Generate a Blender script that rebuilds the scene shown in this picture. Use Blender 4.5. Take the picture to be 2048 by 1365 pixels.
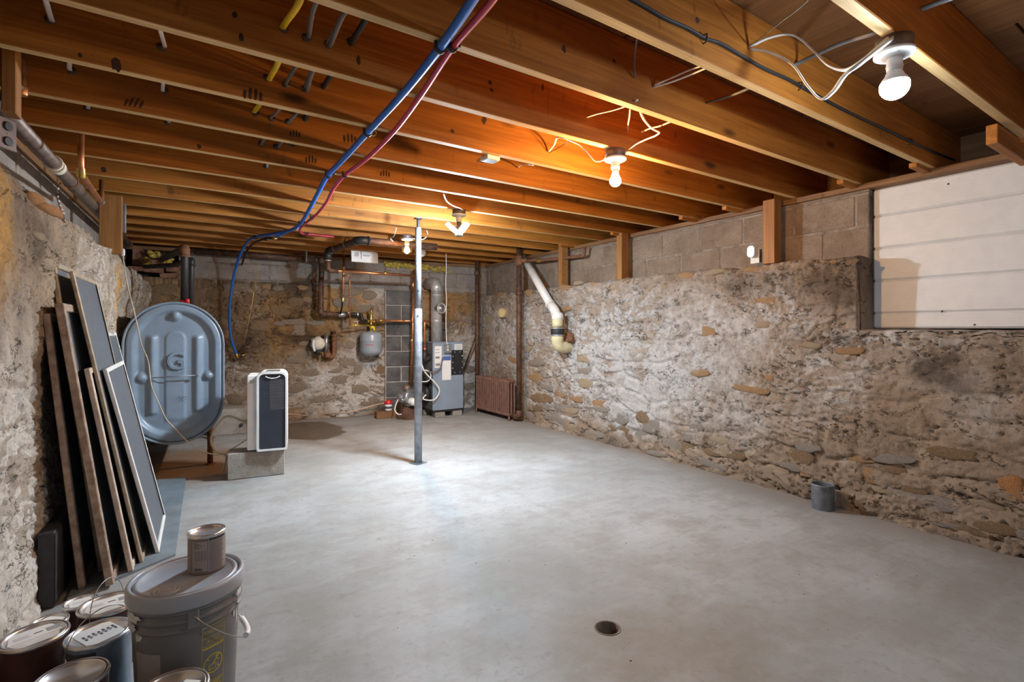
import bpy, math, random
import numpy as np
from mathutils import Vector, Matrix

for o in list(bpy.data.objects):
    bpy.data.objects.remove(o)
S = bpy.context.scene
COL = S.collection
R = math.radians
random.seed(7)

# ------------------------------------------------------------------ camera, light, exposure
F, YAW, HY, CAMZ = 1029.36, 0.58878, 658.37, 1.146
cd = bpy.data.cameras.new('camera')
cam = bpy.data.objects.new('camera', cd); COL.objects.link(cam)
cam.location = (0, 0, CAMZ)
cam.rotation_euler = (math.pi/2, 0, -YAW)
cd.sensor_width = 36.0; cd.lens = F/2048*36.0
cd.shift_y = -(682.5-HY)/2048
cd.clip_start = 0.02
S.camera = cam
wd = bpy.data.worlds.new('world'); S.world = wd; wd.use_nodes = True
bgn = wd.node_tree.nodes['Background']
bgn.inputs[0].default_value = (0.72, 0.84, 1.0, 1)      # cool ambient fill, let in by the opening added behind the camera
bgn.inputs[1].default_value = 0.55
S.view_settings.view_transform = 'Standard'
S.view_settings.look = 'None'
S.view_settings.gamma = 1.0
S.view_settings.use_curve_mapping = False
S.view_settings.exposure = -0.04
COOL = (0.72, 0.86, 1.0); WARM = (1.0, 0.55, 0.20)
# radiance of the bulbs' glass: round cool bulb, warm bulb, each panel of the folding lamp, warm jar lamp
L_ROUND, L_WARM, L_PANEL, L_JAR = 520.0, 1250.0, 3500.0, 2900.0

# ------------------------------------------------------------------ helpers
CS, SN = math.cos(YAW), math.sin(YAW)
def ray(px, py):
    u = (px-1024)/F
    return Vector((SN+u*CS, CS-u*SN, (HY-py)/F))
def at(px, py, X=None, Y=None, Z=None, t=None):
    """the place in the room seen at a pixel of the photograph, given one known coordinate"""
    d = ray(px, py)
    if X is not None: t = X/d.x
    elif Y is not None: t = Y/d.y
    elif Z is not None: t = (Z-CAMZ)/d.z
    return Vector((d.x*t, d.y*t, CAMZ+d.z*t))

WM = {}
def link(o): COL.objects.link(o); return o
def empty(name, loc=(0, 0, 0), rz=0.0, M=None):
    o = link(bpy.data.objects.new(name, None))
    m = M if M is not None else Matrix.Translation(Vector(loc)) @ Matrix.Rotation(rz, 4, 'Z')
    o.matrix_world = m; WM[o.name] = m.copy()
    o.empty_display_size = .05
    return o
def tag(o, label=None, cat=None, group=None, kind=None):
    if label: o['label'] = label
    if cat: o['category'] = cat
    if group: o['group'] = group
    if kind: o['kind'] = kind
    return o
def thing(name, label, cat, loc=(0, 0, 0), rz=0.0, group=None, M=None):
    return tag(empty(name, loc, rz, M), label, cat, group)

class MB:
    """collects shapes in world space (through self.T) and links them as one mesh object"""
    def __init__(s, T=None): s.v = []; s.f = []; s.sm = []; s.T = T
    def add(s, vs, fs, smooth=False):
        b = len(s.v)
        if s.T is not None: s.v += [tuple(s.T @ Vector(v)) for v in vs]
        else: s.v += [tuple(v) for v in vs]
        s.f += [tuple(i+b for i in f) for f in fs]
        s.sm += [smooth]*len(fs) if isinstance(smooth, bool) else list(smooth)
        return s
    def box(s, c, d, bev=0.0, rz=0.0, M=None):
        hx, hy, hz = d[0]/2, d[1]/2, d[2]/2
        m = Matrix.Translation(Vector(c)) @ (M.to_4x4() if M is not None else Matrix.Rotation(rz, 4, 'Z'))
        if bev <= 0:
            vs = [(x, y, z) for z in (-hz, hz) for x, y in ((-hx, -hy), (hx, -hy), (hx, hy), (-hx, hy))]
            fs = [(3, 2, 1, 0), (4, 5, 6, 7), (0, 1, 5, 4), (1, 2, 6, 5), (2, 3, 7, 6), (3, 0, 4, 7)]
            return s.add([m @ Vector(v) for v in vs], fs)
        b = min(bev, hx*.9, hy*.9, hz*.9)
        vs = []; idx = {}
        for sx in (-1, 1):
            for sy in (-1, 1):
                for sz in (-1, 1):
                    for a in range(3):
                        p = [sx*hx, sy*hy, sz*hz]
                        for k in range(3):
                            if k != a: p[k] -= (sx, sy, sz)[k]*b
                        idx[(sx, sy, sz, a)] = len(vs); vs.append(m @ Vector(p))
        fs = []
        def put(l):
            q = [vs[i] for i in l]
            n = (q[1]-q[0]).cross(q[2]-q[0]); ctr = sum(q, Vector())/len(q)-m.translation
            fs.append(tuple(l) if n.dot(ctr) > 0 else tuple(reversed(l)))
        for a in range(3):
            o1, o2 = [k for k in range(3) if k != a]
            for sg in (-1, 1):
                l = []
                for s1, s2 in ((-1, -1), (1, -1), (1, 1), (-1, 1)):
                    k = [0, 0, 0]; k[a] = sg; k[o1] = s1; k[o2] = s2
                    l.append(idx[(*k, a)])
                put(l)
            for s1 in (-1, 1):
                for s2 in (-1, 1):
                    k = [0, 0, 0]; k[o1] = s1; k[o2] = s2
                    ka = list(k); ka[a] = -1; kb = list(k); kb[a] = 1
                    put([idx[(*ka, o1)], idx[(*kb, o1)], idx[(*kb, o2)], idx[(*ka, o2)]])
        for sx in (-1, 1):
            for sy in (-1, 1):
                for sz in (-1, 1): put([idx[(sx, sy, sz, a)] for a in range(3)])
        return s.add(vs, fs)
    def beam(s, a, b, w, h, bev=0.0, up=(0, 0, 1)):
        """a rectangular bar from a to b, w across and h along up"""
        a = Vector(a); b = Vector(b); x = (b-a); L = x.length; x.normalize()
        u = Vector(up); y = u.cross(x)
        if y.length < 1e-4: y = Vector((0, 1, 0)).cross(x)
        y.normalize(); z = x.cross(y)
        M = Matrix((x, y, z)).transposed()
        return s.box((a+b)/2, (L, w, h), bev, M=M)
    def tube(s, pts, r, seg=12, caps=True, flat=1.0, up=None):
        P = [Vector(p) for p in pts]; n = len(P)
        rr = r if isinstance(r, (list, tuple)) else [r]*n
        tg = []
        for i in range(n):
            a = P[max(i-1, 0)]; b = P[min(i+1, n-1)]
            d = (b-a)
            tg.append(d.normalized() if d.length > 1e-9 else Vector((0, 0, 1)))
        ref = Vector(up) if up is not None else (Vector((0, 0, 1)) if abs(tg[0].z) < .9 else Vector((1, 0, 0)))
        x = tg[0].cross(ref).normalized()
        vs = []; fs = []; sm = []
        for i in range(n):
            x = (x-tg[i]*x.dot(tg[i]))
            if x.length < 1e-6: x = tg[i].orthogonal()
            x.normalize(); y = tg[i].cross(x)
            for k in range(seg):
                a = 2*math.pi*k/seg
                vs.append(P[i]+(x*math.cos(a)+y*math.sin(a)*flat)*rr[i])
        for i in range(n-1):
            for k in range(seg):
                k2 = (k+1) % seg
                fs.append((i*seg+k, i*seg+k2, (i+1)*seg+k2, (i+1)*seg+k)); sm.append(True)
        if caps:
            fs.append(tuple(range(seg-1, -1, -1))); sm.append(False)
            fs.append(tuple((n-1)*seg+k for k in range(seg))); sm.append(False)
        return s.add(vs, fs, sm)
    def lathe(s, prof, c=(0, 0, 0), seg=32, M=None, sx=1.0, smooth=True, closed=False):
        """prof: (radius, height) from bottom to top, round +Z of M at c"""
        m = Matrix.Translation(Vector(c)) @ (M.to_4x4() if M is not None else Matrix.Identity(4))
        vs = []; fs = []; sm = []
        for r, z in prof:
            for k in range(seg):
                a = 2*math.pi*k/seg
                vs.append(m @ Vector((r*math.cos(a)*sx, r*math.sin(a), z)))
        n = len(prof)
        for i in range(n-1):
            for k in range(seg):
                k2 = (k+1) % seg
                fs.append((i*seg+k, i*seg+k2, (i+1)*seg+k2, (i+1)*seg+k)); sm.append(smooth)
        if prof[0][0] > 1e-5 and not closed: fs.append(tuple(range(seg-1, -1, -1))); sm.append(False)
        if prof[-1][0] > 1e-5 and not closed: fs.append(tuple((n-1)*seg+k for k in range(seg))); sm.append(False)
        return s.add(vs, fs, sm)
    def quad(s, *p): return s.add(p, [tuple(range(len(p)))])
    def prism(s, poly, o, x, y, d):
        """poly in (x, y) at o, pushed out d along x cross y"""
        o = Vector(o); x = Vector(x).normalized(); y = Vector(y).normalized(); z = x.cross(y).normalized()
        n = len(poly)
        vs = [o+x*a+y*b for a, b in poly]+[o+x*a+y*b+z*d for a, b in poly]
        fs = [tuple(range(n-1, -1, -1)), tuple(range(n, 2*n))]+[(i, (i+1) % n, n+(i+1) % n, n+i) for i in range(n)]
        return s.add(vs, fs)
    def mesh(s, name, mat=None, inv=None):
        me = bpy.data.meshes.new(name)
        v = s.v if inv is None else [tuple(inv @ Vector(p)) for p in s.v]
        me.from_pydata(v, [], s.f)
        me.polygons.foreach_set('use_smooth', s.sm)
        if mat: me.materials.append(mat)
        me.update(); return me
    def obj(s, name, mat, parent=None, **kw):
        inv = WM[parent.name].inverted() if parent is not None else None
        o = link(bpy.data.objects.new(name, s.mesh(name, mat, inv)))
        WM[o.name] = Matrix.Identity(4) if parent is None else WM[parent.name].copy()
        if parent is not None: o.parent = parent
        return tag(o, **kw) if kw else o

def smooth_path(pts, n=6):
    """Catmull-Rom through the points"""
    P = [Vector(p) for p in pts]; out = []
    Q = [P[0]*2-P[1]]+P+[P[-1]*2-P[-2]]
    for i in range(1, len(Q)-2):
        p0, p1, p2, p3 = Q[i-1:i+3]
        for k in range(n):
            t = k/n
            out.append(.5*((2*p1)+(p2-p0)*t+(2*p0-5*p1+4*p2-p3)*t*t+(3*p1-p0-3*p2+p3)*t**3))
    return out+[P[-1]]
def bend_path(pts, r, n=6):
    """straight runs with rounded corners of radius r"""
    P = [Vector(p) for p in pts]; out = [P[0]]
    for i in range(1, len(P)-1):
        a = (P[i-1]-P[i]); b = (P[i+1]-P[i]); q = min(r, a.length*.49, b.length*.49)
        a = P[i]+a.normalized()*q; b = P[i]+b.normalized()*q
        for k in range(n+1):
            t = k/n; out.append(a*(1-t)**2+P[i]*2*t*(1-t)+b*t*t)
    return out+[P[-1]]
def dirM(d):
    """rotation taking +Z to d"""
    return Vector((0, 0, 1)).rotation_difference(Vector(d)).to_matrix()
def dup(root, M, label=None):
    """a copy of a thing with copies of its parts and their sub-parts"""
    r = root.copy(); COL.objects.link(r); r.matrix_world = M; WM[r.name] = M.copy()
    if label: r['label'] = label
    def rec(src, dst):
        for c in list(src.children):
            if c == dst: continue
            d = c.copy(); COL.objects.link(d); d.parent = dst; d.matrix_parent_inverse = c.matrix_parent_inverse.copy()
            rec(c, d)
    rec(root, r)
    return r
def textmb(body, size, fn, sx=1.0, depth=0.0, align='CENTER', bevel=0.0):
    """flat lettering: fn maps the letter's (x, y, z) into the room"""
    cu = bpy.data.curves.new('lettering', 'FONT'); cu.body = body; cu.size = size; cu.align_x = align; cu.align_y = 'CENTER'
    cu.resolution_u = 4; cu.extrude = depth; cu.bevel_depth = bevel; cu.bevel_resolution = 1
    o = bpy.data.objects.new('lettering', cu)
    me = bpy.data.meshes.new_from_object(o)
    vs = [fn(v.co.x*sx, v.co.y, v.co.z) for v in me.vertices]
    fs = [tuple(p.vertices) for p in me.polygons]
    bpy.data.objects.remove(o); bpy.data.curves.remove(cu); bpy.data.meshes.remove(me)
    return vs, fs

# ------------------------------------------------------------------ materials
class G:
    def __init__(s, name):
        s.m = bpy.data.materials.new(name); s.m.use_nodes = True; s.nt = s.m.node_tree; s.nt.nodes.clear()
        s.out = s.nt.nodes.new('ShaderNodeOutputMaterial'); s.b = s.nt.nodes.new('ShaderNodeBsdfPrincipled')
        s.nt.links.new(s.b.outputs[0], s.out.inputs[0])
    def n(s, t, ins=None, **kw):
        nd = s.nt.nodes.new('ShaderNode'+t)
        for k, v in kw.items(): setattr(nd, k, v)
        for k, v in (ins or {}).items(): s.put(nd.inputs[k], v)
        return nd
    def put(s, sock, v):
        if isinstance(v, bpy.types.NodeSocket): s.nt.links.new(v, sock)
        else:
            if isinstance(v, (tuple, list)) and len(v) == 3 and sock.type == 'RGBA': v = (*v, 1)
            sock.default_value = v
    def coord(s, scale=(1, 1, 1), rot=(0, 0, 0), rnd=True):
        tc = s.n('TexCoord'); v = tc.outputs['Object']
        if rnd:
            oi = s.n('ObjectInfo'); mu = s.n('VectorMath', {0: oi.outputs['Random'], 1: (37.0, 61.0, 23.0)}, operation='MULTIPLY')
            cb = s.n('CombineXYZ', {0: oi.outputs['Random'], 1: oi.outputs['Random'], 2: oi.outputs['Random']})
            s.put(mu.inputs[0], cb.outputs[0])
            v = s.n('VectorMath', {0: v, 1: mu.outputs[0]}, operation='ADD').outputs[0]
        return s.n('Mapping', {'Vector': v, 'Scale': scale, 'Rotation': rot}).outputs[0]
    def noise(s, vec, scale, detail=4, rough=.55, dist=0.0):
        return s.n('TexNoise', {'Vector': vec, 'Scale': scale, 'Detail': detail, 'Roughness': rough, 'Distortion': dist}).outputs[0]
    def ramp(s, fac, stops, interp='LINEAR'):
        r = s.n('ValToRGB'); r.color_ramp.interpolation = interp; e = r.color_ramp.elements
        while len(e) < len(stops): e.new(.5)
        for i, (p, c) in enumerate(stops):
            e[i].position = p
            e[i].color = (*c, 1) if isinstance(c, (tuple, list)) else (c, c, c, 1)
        s.put(r.inputs[0], fac); return r.outputs[0]
    def mix(s, fac, a, b, mode='MIX'):
        nd = s.n('Mix', data_type='RGBA', blend_type=mode)
        s.put(nd.inputs[0], fac); s.put(nd.inputs[6], a); s.put(nd.inputs[7], b)
        return nd.outputs[2]
    def math(s, op, a, b=0.0, c=0.0, clamp=False):
        nd = s.n('Math', operation=op, use_clamp=clamp); s.put(nd.inputs[0], a); s.put(nd.inputs[1], b); s.put(nd.inputs[2], c)
        return nd.outputs[0]
    def bump(s, h, strength=.3, dist=.01, normal=None):
        nd = s.n('Bump', {'Height': h, 'Strength': strength, 'Distance': dist})
        if normal is not None: s.put(nd.inputs['Normal'], normal)
        return nd.outputs[0]
    def set(s, **kw):
        for k, v in kw.items(): s.put(s.b.inputs[k.replace('_', ' ')], v)
        return s.m

def simple(name, col, rough=.6, metal=0.0, var=.18, scale=9, col2=None, bump=0.0, bscale=80, spec=.5, patch=.5):
    g = G(name); c = g.coord()
    nz = g.noise(c, scale, 5, .6)
    lo = tuple(x*(1-var) for x in col); hi = col2 or tuple(min(1, x*(1+var)) for x in col)
    colr = g.ramp(nz, [(patch-.14, lo), (patch+.16, hi)])
    kw = dict(Base_Color=colr, Roughness=rough, Metallic=metal, Specular_IOR_Level=spec)
    if bump: kw['Normal'] = g.bump(g.noise(c, bscale, 3), bump, .004)
    return g.set(**kw)

def wood(name, c_lo, c_hi, axis=0, knots=True, rough=.62, stain=.5, sc=1.0):
    g = G(name)
    a = [7.0*sc]*3; a[axis] = .55*sc
    c = g.coord()
    ca = g.n('Mapping', {'Vector': c, 'Scale': a}).outputs[0]
    g1 = g.noise(ca, 2.2, 6, .62, .6)
    b = [60.0*sc]*3; b[axis] = 1.6*sc
    g2 = g.noise(g.n('Mapping', {'Vector': c, 'Scale': b}).outputs[0], 1.5, 3, .6)
    col = g.ramp(g1, [(.30, c_lo), (.70, c_hi)])
    col = g.mix(g.math('MULTIPLY', g.ramp(g2, [(.35, 1.0), (.62, 0.0)]), .38), col, tuple(x*.5 for x in c_lo))
    big = g.noise(c, .9, 3, .5)
    col = g.mix(g.ramp(big, [(.42, .0), (.72, .5)]), col, tuple(x*.55 for x in c_lo))
    if knots:
        k = [3.3*sc]*3; k[axis] = 1.15*sc
        v = g.n('TexVoronoi', {'Vector': g.n('Mapping', {'Vector': c, 'Scale': k}).outputs[0], 'Scale': 1.0}, feature='F1')
        kd = g.ramp(v.outputs['Distance'], [(.035, 1.0), (.09, .0)])
        col = g.mix(g.math('MULTIPLY', kd, .85), col, (.035, .014, .006))
    if stain:
        sp = [9.0]*3; sp[axis] = 22.0
        st = g.noise(g.n('Mapping', {'Vector': c, 'Scale': sp}).outputs[0], 1.0, 4, .6)
        md = g.noise(c, 1.7, 2)
        f = g.math('MULTIPLY', g.ramp(st, [(.60, 0.0), (.70, 1.0)]), g.ramp(md, [(.5, 0.0), (.62, stain)]))
        col = g.mix(f, col, (.03, .013, .007))
    return g.set(Base_Color=col, Roughness=rough, Normal=g.bump(g2, .12, .003), Specular_IOR_Level=.35)

def parging(name, light, mid, dark, ochre, bare, streak=1.0, crack=.82):
    """rough mortar smeared over rubble; where the coats, lime bloom, iron and soot lie is stored with the wall (lime, iron, soot, bare)"""
    g = G(name); c = g.coord(rnd=False)
    cs = g.n('Mapping', {'Vector': c, 'Scale': (1, 1, streak)}).outputs[0]
    n2 = g.noise(cs, 4.5, 8, .70, .4)
    n3 = g.noise(cs, 17.0, 7, .70)
    n4 = g.noise(c, 75.0, 4, .65)
    at_ = lambda k: g.n('Attribute', attribute_name=k).outputs['Fac']
    def rag(k, lo=.32, hi=.62, amt=1.0):
        """an attribute with its border broken up by finer noise"""
        f = g.math('ADD', at_(k), g.math('MULTIPLY', g.math('SUBTRACT', n2, .5), 1.0))
        f = g.math('ADD', f, g.math('MULTIPLY', g.math('SUBTRACT', n3, .5), .9))
        r = g.ramp(f, [(lo, 0.0), (hi, 1.0)])
        return g.math('MULTIPLY', r, amt)
    col = g.ramp(n2, [(.33, tuple(x*.74 for x in mid)), (.66, tuple(x*1.2 for x in mid))])
    lt = g.ramp(n3, [(.32, tuple(x*.80 for x in light)), (.62, tuple(min(1, x*1.14) for x in light))])
    col = g.mix(rag('lime', .12, .88), col, lt)
    col = g.mix(rag('bare', .36, .58, .72), col, bare)
    col = g.mix(rag('iron', .38, .70, .85), col, ochre)
    col = g.mix(rag('soot_shade', .36, .80, .88), col, g.mix(n3, tuple(x*.45 for x in dark), tuple(x*1.25 for x in dark)))
    col = g.mix(g.ramp(n3, [(.28, .65), (.43, 0.0)]), col, tuple(x*.55 for x in mid))
    col = g.mix(g.ramp(n4, [(.30, .5), (.40, 0.0)]), col, tuple(x*.5 for x in dark))
    # short ragged cracks
    crk = None
    for k_, (sc, off, wd) in enumerate(((2.1, (3.3, 7.7, 1.9), .0055), (4.3, (9.1, 2.2, 5.5), .008))):
        cc = g.n('Mapping', {'Vector': c, 'Scale': (1, 1, 1.9), 'Location': off}).outputs[0]
        nn = g.noise(cc, sc, 9, .64, .25)
        ab = g.math('ABSOLUTE', g.math('SUBTRACT', nn, .5))
        ms = g.ramp(g.noise(cc, sc*1.5, 3, .55), [(.535, 0.0), (.585, 1.0)])
        f_ = g.math('MULTIPLY', g.ramp(ab, [(wd*.35, 1.0), (wd, 0.0)]), ms)
        crk = f_ if crk is None else g.math('MAXIMUM', crk, f_)
    col = g.mix(g.math('MULTIPLY', crk, crack), col, (.035, .025, .018))
    h = g.math('ADD', g.math('MULTIPLY', n3, 1.0), g.math('MULTIPLY', n4, .30))
    h = g.math('SUBTRACT', h, g.math('MULTIPLY', crk, 1.2))
    h = g.math('ADD', h, g.math('MULTIPLY', n2, .6))
    return g.set(Base_Color=col, Roughness=.92, Specular_IOR_Level=.2, Normal=g.bump(h, .85, .015))

def emit(name, col, s):
    g = G(name); return g.set(Base_Color=(.9, .9, .9), Emission_Color=col, Emission_Strength=s, Roughness=.4)

M = {}
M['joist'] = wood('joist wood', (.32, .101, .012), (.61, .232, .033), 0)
M['jedge_lit'] = wood('brightened joist edge wood', (.68, .42, .17), (.84, .58, .28), 0, stain=.2)  # cleaner edge wood, also paled to make up for light the undersides miss
M['post'] = wood('post wood', (.30, .13, .036), (.47, .225, .070), 2, stain=.35)
M['ywood'] = wood('plate wood', (.20, .095, .04), (.36, .19, .08), 1, stain=.5)
M['xwood'] = wood('plate wood along the back', (.20, .095, .04), (.36, .19, .08), 0, stain=.5)
M['ply'] = wood('plywood', (.17, .066, .018), (.31, .135, .045), 1, sc=.6, stain=.4)
M['right'] = parging('right wall mortar', (.455, .43, .405), (.29, .215, .152), (.115, .082, .06), (.44, .235, .09), (.31, .235, .17))
M['back'] = parging('back wall mortar', (.54, .49, .435), (.27, .18, .105), (.07, .046, .030), (.42, .225, .075), (.21, .135, .075))
M['left'] = parging('left wall mortar', (.58, .535, .47), (.36, .265, .18), (.12, .085, .06), (.55, .29, .065), (.32, .25, .185), streak=.5, crack=.5)
for k, a, b in (('stone_w', (.22, .155, .095), (.40, .33, .255)), ('stone_o', (.35, .19, .085), (.46, .30, .17)), ('stone_t', (.36, .265, .17), (.47, .37, .26)), ('stone_g', (.25, .21, .17), (.38, .33, .28)),
                ('stone_b', (.20, .13, .075), (.33, .22, .13)), ('stone_r', (.42, .17, .06), (.52, .28, .12))):
    M[k] = simple(k, a, .9, 0, .25, 11, b, .8, 60, .2)
def block_mat(name, lo, hi):
    g = G(name); c = g.coord()
    n1 = g.noise(c, 3.0, 6, .65); n2 = g.noise(c, 120, 3, .7); n3 = g.noise(c, 16, 4)
    col = g.ramp(n1, [(.34, lo), (.66, hi)])
    col = g.mix(g.ramp(n2, [(.36, .45), (.5, 0.0)]), col, tuple(x*.4 for x in lo))
    col = g.mix(g.ramp(n3, [(.5, 0), (.75, .3)]), col, tuple(min(1, x*1.3) for x in hi))
    return g.set(Base_Color=col, Roughness=.95, Specular_IOR_Level=.15, Normal=g.bump(n2, .8, .004))
M['block'] = block_mat('cinder block', (.21, .15, .105), (.335, .26, .195))
M['block_b'] = block_mat('cinder block back', (.26, .215, .18), (.40, .345, .30))
M['block_c'] = block_mat('chimney block', (.085, .083, .082), (.20, .188, .178))
M['block_g'] = block_mat('loose grey block', (.24, .215, .18), (.40, .37, .33))
M['brick'] = simple('brick', (.26, .12, .075), .9, 0, .3, 14, (.38, .20, .13), .7, 90, .2)
M['mortar'] = simple('bed mortar', (.235, .175, .125), .95, 0, .25, 12, (.36, .30, .245), .6, 70, .2)
# ------------------------------------------------------------------ concrete floor material
def floor_mat():
    g = G('floor concrete'); c = g.coord(rnd=False)
    n1 = g.noise(c, .8, 7, .6); n2 = g.noise(c, 3.4, 8, .7); n3 = g.noise(c, 28, 5, .65)
    cs = g.n('Mapping', {'Vector': c, 'Rotation': (0, 0, .7), 'Scale': (1.1, 6.5, 1)}).outputs[0]
    sw = g.noise(cs, 1.3, 6, .6, .4)
    col = g.ramp(n1, [(.32, (.235, .233, .222)), (.50, (.318, .32, .312)), (.66, (.385, .392, .388))])
    col = g.mix(g.ramp(n2, [(.38, .75), (.55, 0)]), col, (.245, .233, .21))
    n5 = g.noise(g.n('VectorMath', {0: cs, 1: (4.4, 2.2, 0)}, operation='ADD').outputs[0], 2.6, 7, .7, .6)
    col = g.mix(g.ramp(n5, [(.30, .5), (.46, 0)]), col, (.235, .222, .20))
    col = g.mix(g.ramp(sw, [(.54, 0), (.74, .22)]), col, (.50, .495, .485))
    col = g.mix(g.ramp(n3, [(.30, .55), (.44, 0)]), col, (.20, .188, .168))
    # old trowel scratches
    sc = g.n('Mapping', {'Vector': c, 'Rotation': (0, 0, -.5), 'Scale': (1.2, 30, 1)}).outputs[0]
    scr = g.ramp(g.noise(sc, 1.2, 4, .5, .8), [(.66, 0), (.70, .3), (.74, 0)])
    col = g.mix(scr, col, (.27, .25, .22))
    # worn spots and dirt
    sp = g.noise(g.n('VectorMath', {0: c, 1: (3.1, 9.2, 0)}, operation='ADD').outputs[0], 6.0, 6, .75)
    col = g.mix(g.ramp(sp, [(.60, 0), (.72, .6)]), col, (.19, .155, .115))
    def blob(x, y, rx, ry, soft, wob=.5, rot=0.0):
        m = g.n('Mapping', {'Vector': c, 'Location': (0, 0, 0)}, vector_type='POINT').outputs[0]
        s0 = g.n('VectorMath', {0: m, 1: (x, y, 0)}, operation='SUBTRACT').outputs[0]
        s0 = g.n('Mapping', {'Vector': s0, 'Rotation': (0, 0, rot)}).outputs[0]
        s0 = g.n('VectorMath', {0: s0, 1: (1/rx, 1/ry, 0)}, operation='MULTIPLY').outputs[0]
        d = g.n('VectorMath', {0: s0}, operation='LENGTH').outputs['Value']
        d = g.math('ADD', d, g.math('MULTIPLY', g.math('SUBTRACT', n2, .5), wob*2))
        return g.ramp(d, [(1-soft, 1.0), (1.0, 0.0)])
    wet = blob(1.33, 6.12, .36, .60, .07, .34)                 # damp patch where water seeps in
    col = g.mix(g.math('MULTIPLY', wet, .92), col, (.095, .068, .045))
    rust_shade = blob(.10, 5.1, .72, .85, .4, .5)                    # rusty staining and the warm brown shade below the tank, painted in
    col = g.mix(g.math('MULTIPLY', rust_shade, .8), col, (.22, .115, .05))
    dr = blob(1.42, 1.22, .62, .42, .85, .6)                       # brown wash by the drain
    col = g.mix(g.math('MULTIPLY', dr, .5), col, (.20, .15, .105))
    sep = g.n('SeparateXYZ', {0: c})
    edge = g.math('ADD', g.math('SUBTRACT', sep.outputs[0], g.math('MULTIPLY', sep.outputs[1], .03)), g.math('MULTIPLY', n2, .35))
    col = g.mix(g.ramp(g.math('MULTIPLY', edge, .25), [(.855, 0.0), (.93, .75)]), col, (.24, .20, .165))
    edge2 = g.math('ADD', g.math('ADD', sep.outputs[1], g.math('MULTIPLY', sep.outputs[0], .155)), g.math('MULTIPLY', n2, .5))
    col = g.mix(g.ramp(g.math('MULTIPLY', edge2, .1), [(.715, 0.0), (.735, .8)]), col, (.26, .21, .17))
    rough = g.math('SUBTRACT', g.ramp(n2, [(.3, .62), (.7, .5)]), g.math('MULTIPLY', wet, .22))
    h = g.math('ADD', g.math('MULTIPLY', n2, .6), g.math('MULTIPLY', n3, .25))
    return g.set(Base_Color=col, Roughness=rough, Specular_IOR_Level=.35, Normal=g.bump(h, .22, .006))
M['floor'] = floor_mat()

# floor slab with the round drain hole left open
DR = Vector((1.398, 1.435, 0)); DRr = .045
fm = MB()
x0, x1, y0, y1 = -1.2, 4.4, -1.9, 7.6
q = .12; n = 40
vs = []; fs = []
for k in range(n):
    a = 2*math.pi*k/n
    vs.append((DR.x+DRr*math.cos(a), DR.y+DRr*math.sin(a), 0))
for k in range(n):
    a = 2*math.pi*k/n; m = max(abs(math.cos(a)), abs(math.sin(a)))
    vs.append((DR.x+q*math.cos(a)/m, DR.y+q*math.sin(a)/m, 0))
for k in range(n):
    k2 = (k+1) % n
    fs.append((k, n+k, n+k2, k2))
fm.add(vs, fs)
for xa, xb, ya, yb in ((x0, DR.x-q, y0, y1), (DR.x+q, x1, y0, y1), (DR.x-q, DR.x+q, y0, DR.y-q), (DR.x-q, DR.x+q, DR.y+q, y1)):
    fm.quad((xa, ya, 0), (xb, ya, 0), (xb, yb, 0), (xa, yb, 0))
floor = fm.obj('floor', M['floor'], kind='structure')
# scattered dirt crumbs swept about the slab
crumb = MB()
rg = random.Random(3)
for k in range(90):
    x = rg.uniform(.5, 3.4); y = rg.uniform(.9, 6.4); a = rg.uniform(.001, .003)
    crumb.lathe([(a, 0), (a*.9, a*.5), (0, a*.8)], (x, y, 0), 5, sx=rg.uniform(.6, 2))
M['crumb'] = simple('dirt crumbs', (.10, .07, .05), .9)
tag(crumb.obj('dirt_crumbs', M['crumb'], floor), kind='stuff')

# ------------------------------------------------------------------ noise for the wall relief
def h2(ix, iy, sd):
    n = (ix.astype(np.int64)*374761393+iy.astype(np.int64)*668265263+sd*144665) & 0xffffffff
    n = ((n ^ (n >> 13))*1274126177) & 0xffffffff
    return ((n ^ (n >> 16)) & 0xffffff)/float(0xffffff)
def vn(x, y, sd):
    ix = np.floor(x); iy = np.floor(y); fx = x-ix; fy = y-iy
    fx = fx*fx*(3-2*fx); fy = fy*fy*(3-2*fy)
    a = h2(ix, iy, sd); b = h2(ix+1, iy, sd); c = h2(ix, iy+1, sd); d = h2(ix+1, iy+1, sd)
    return ((a*(1-fx)+b*fx)*(1-fy)+(c*(1-fx)+d*fx)*fy)*2-1
def fbm(x, y, sd, o=4, g=.5):
    v = 0; a = 1; t = 0
    for k in range(o):
        v = v+a*vn(x*2**k+k*13.7, y*2**k+k*7.1, sd+k); t += a; a *= g
    return v/t
def worley(x, y, sd):
    ix = np.floor(x); iy = np.floor(y); f1 = np.full(x.shape, 9.0); f2 = np.full(x.shape, 9.0)
    for dx in (-1, 0, 1):
        for dy in (-1, 0, 1):
            jx = ix+dx; jy = iy+dy
            px = jx+.15+.7*h2(jx, jy, sd); py = jy+.15+.7*h2(jx, jy, sd+9)
            d = np.hypot(px-x, py-y)
            f2 = np.where(d < f1, f1, np.minimum(f2, d)); f1 = np.minimum(f1, d)
    return f1, f2
def sst(a, b, x):
    t = np.clip((x-a)/(b-a), 0, 1); return t*t*(3-2*t)
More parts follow.
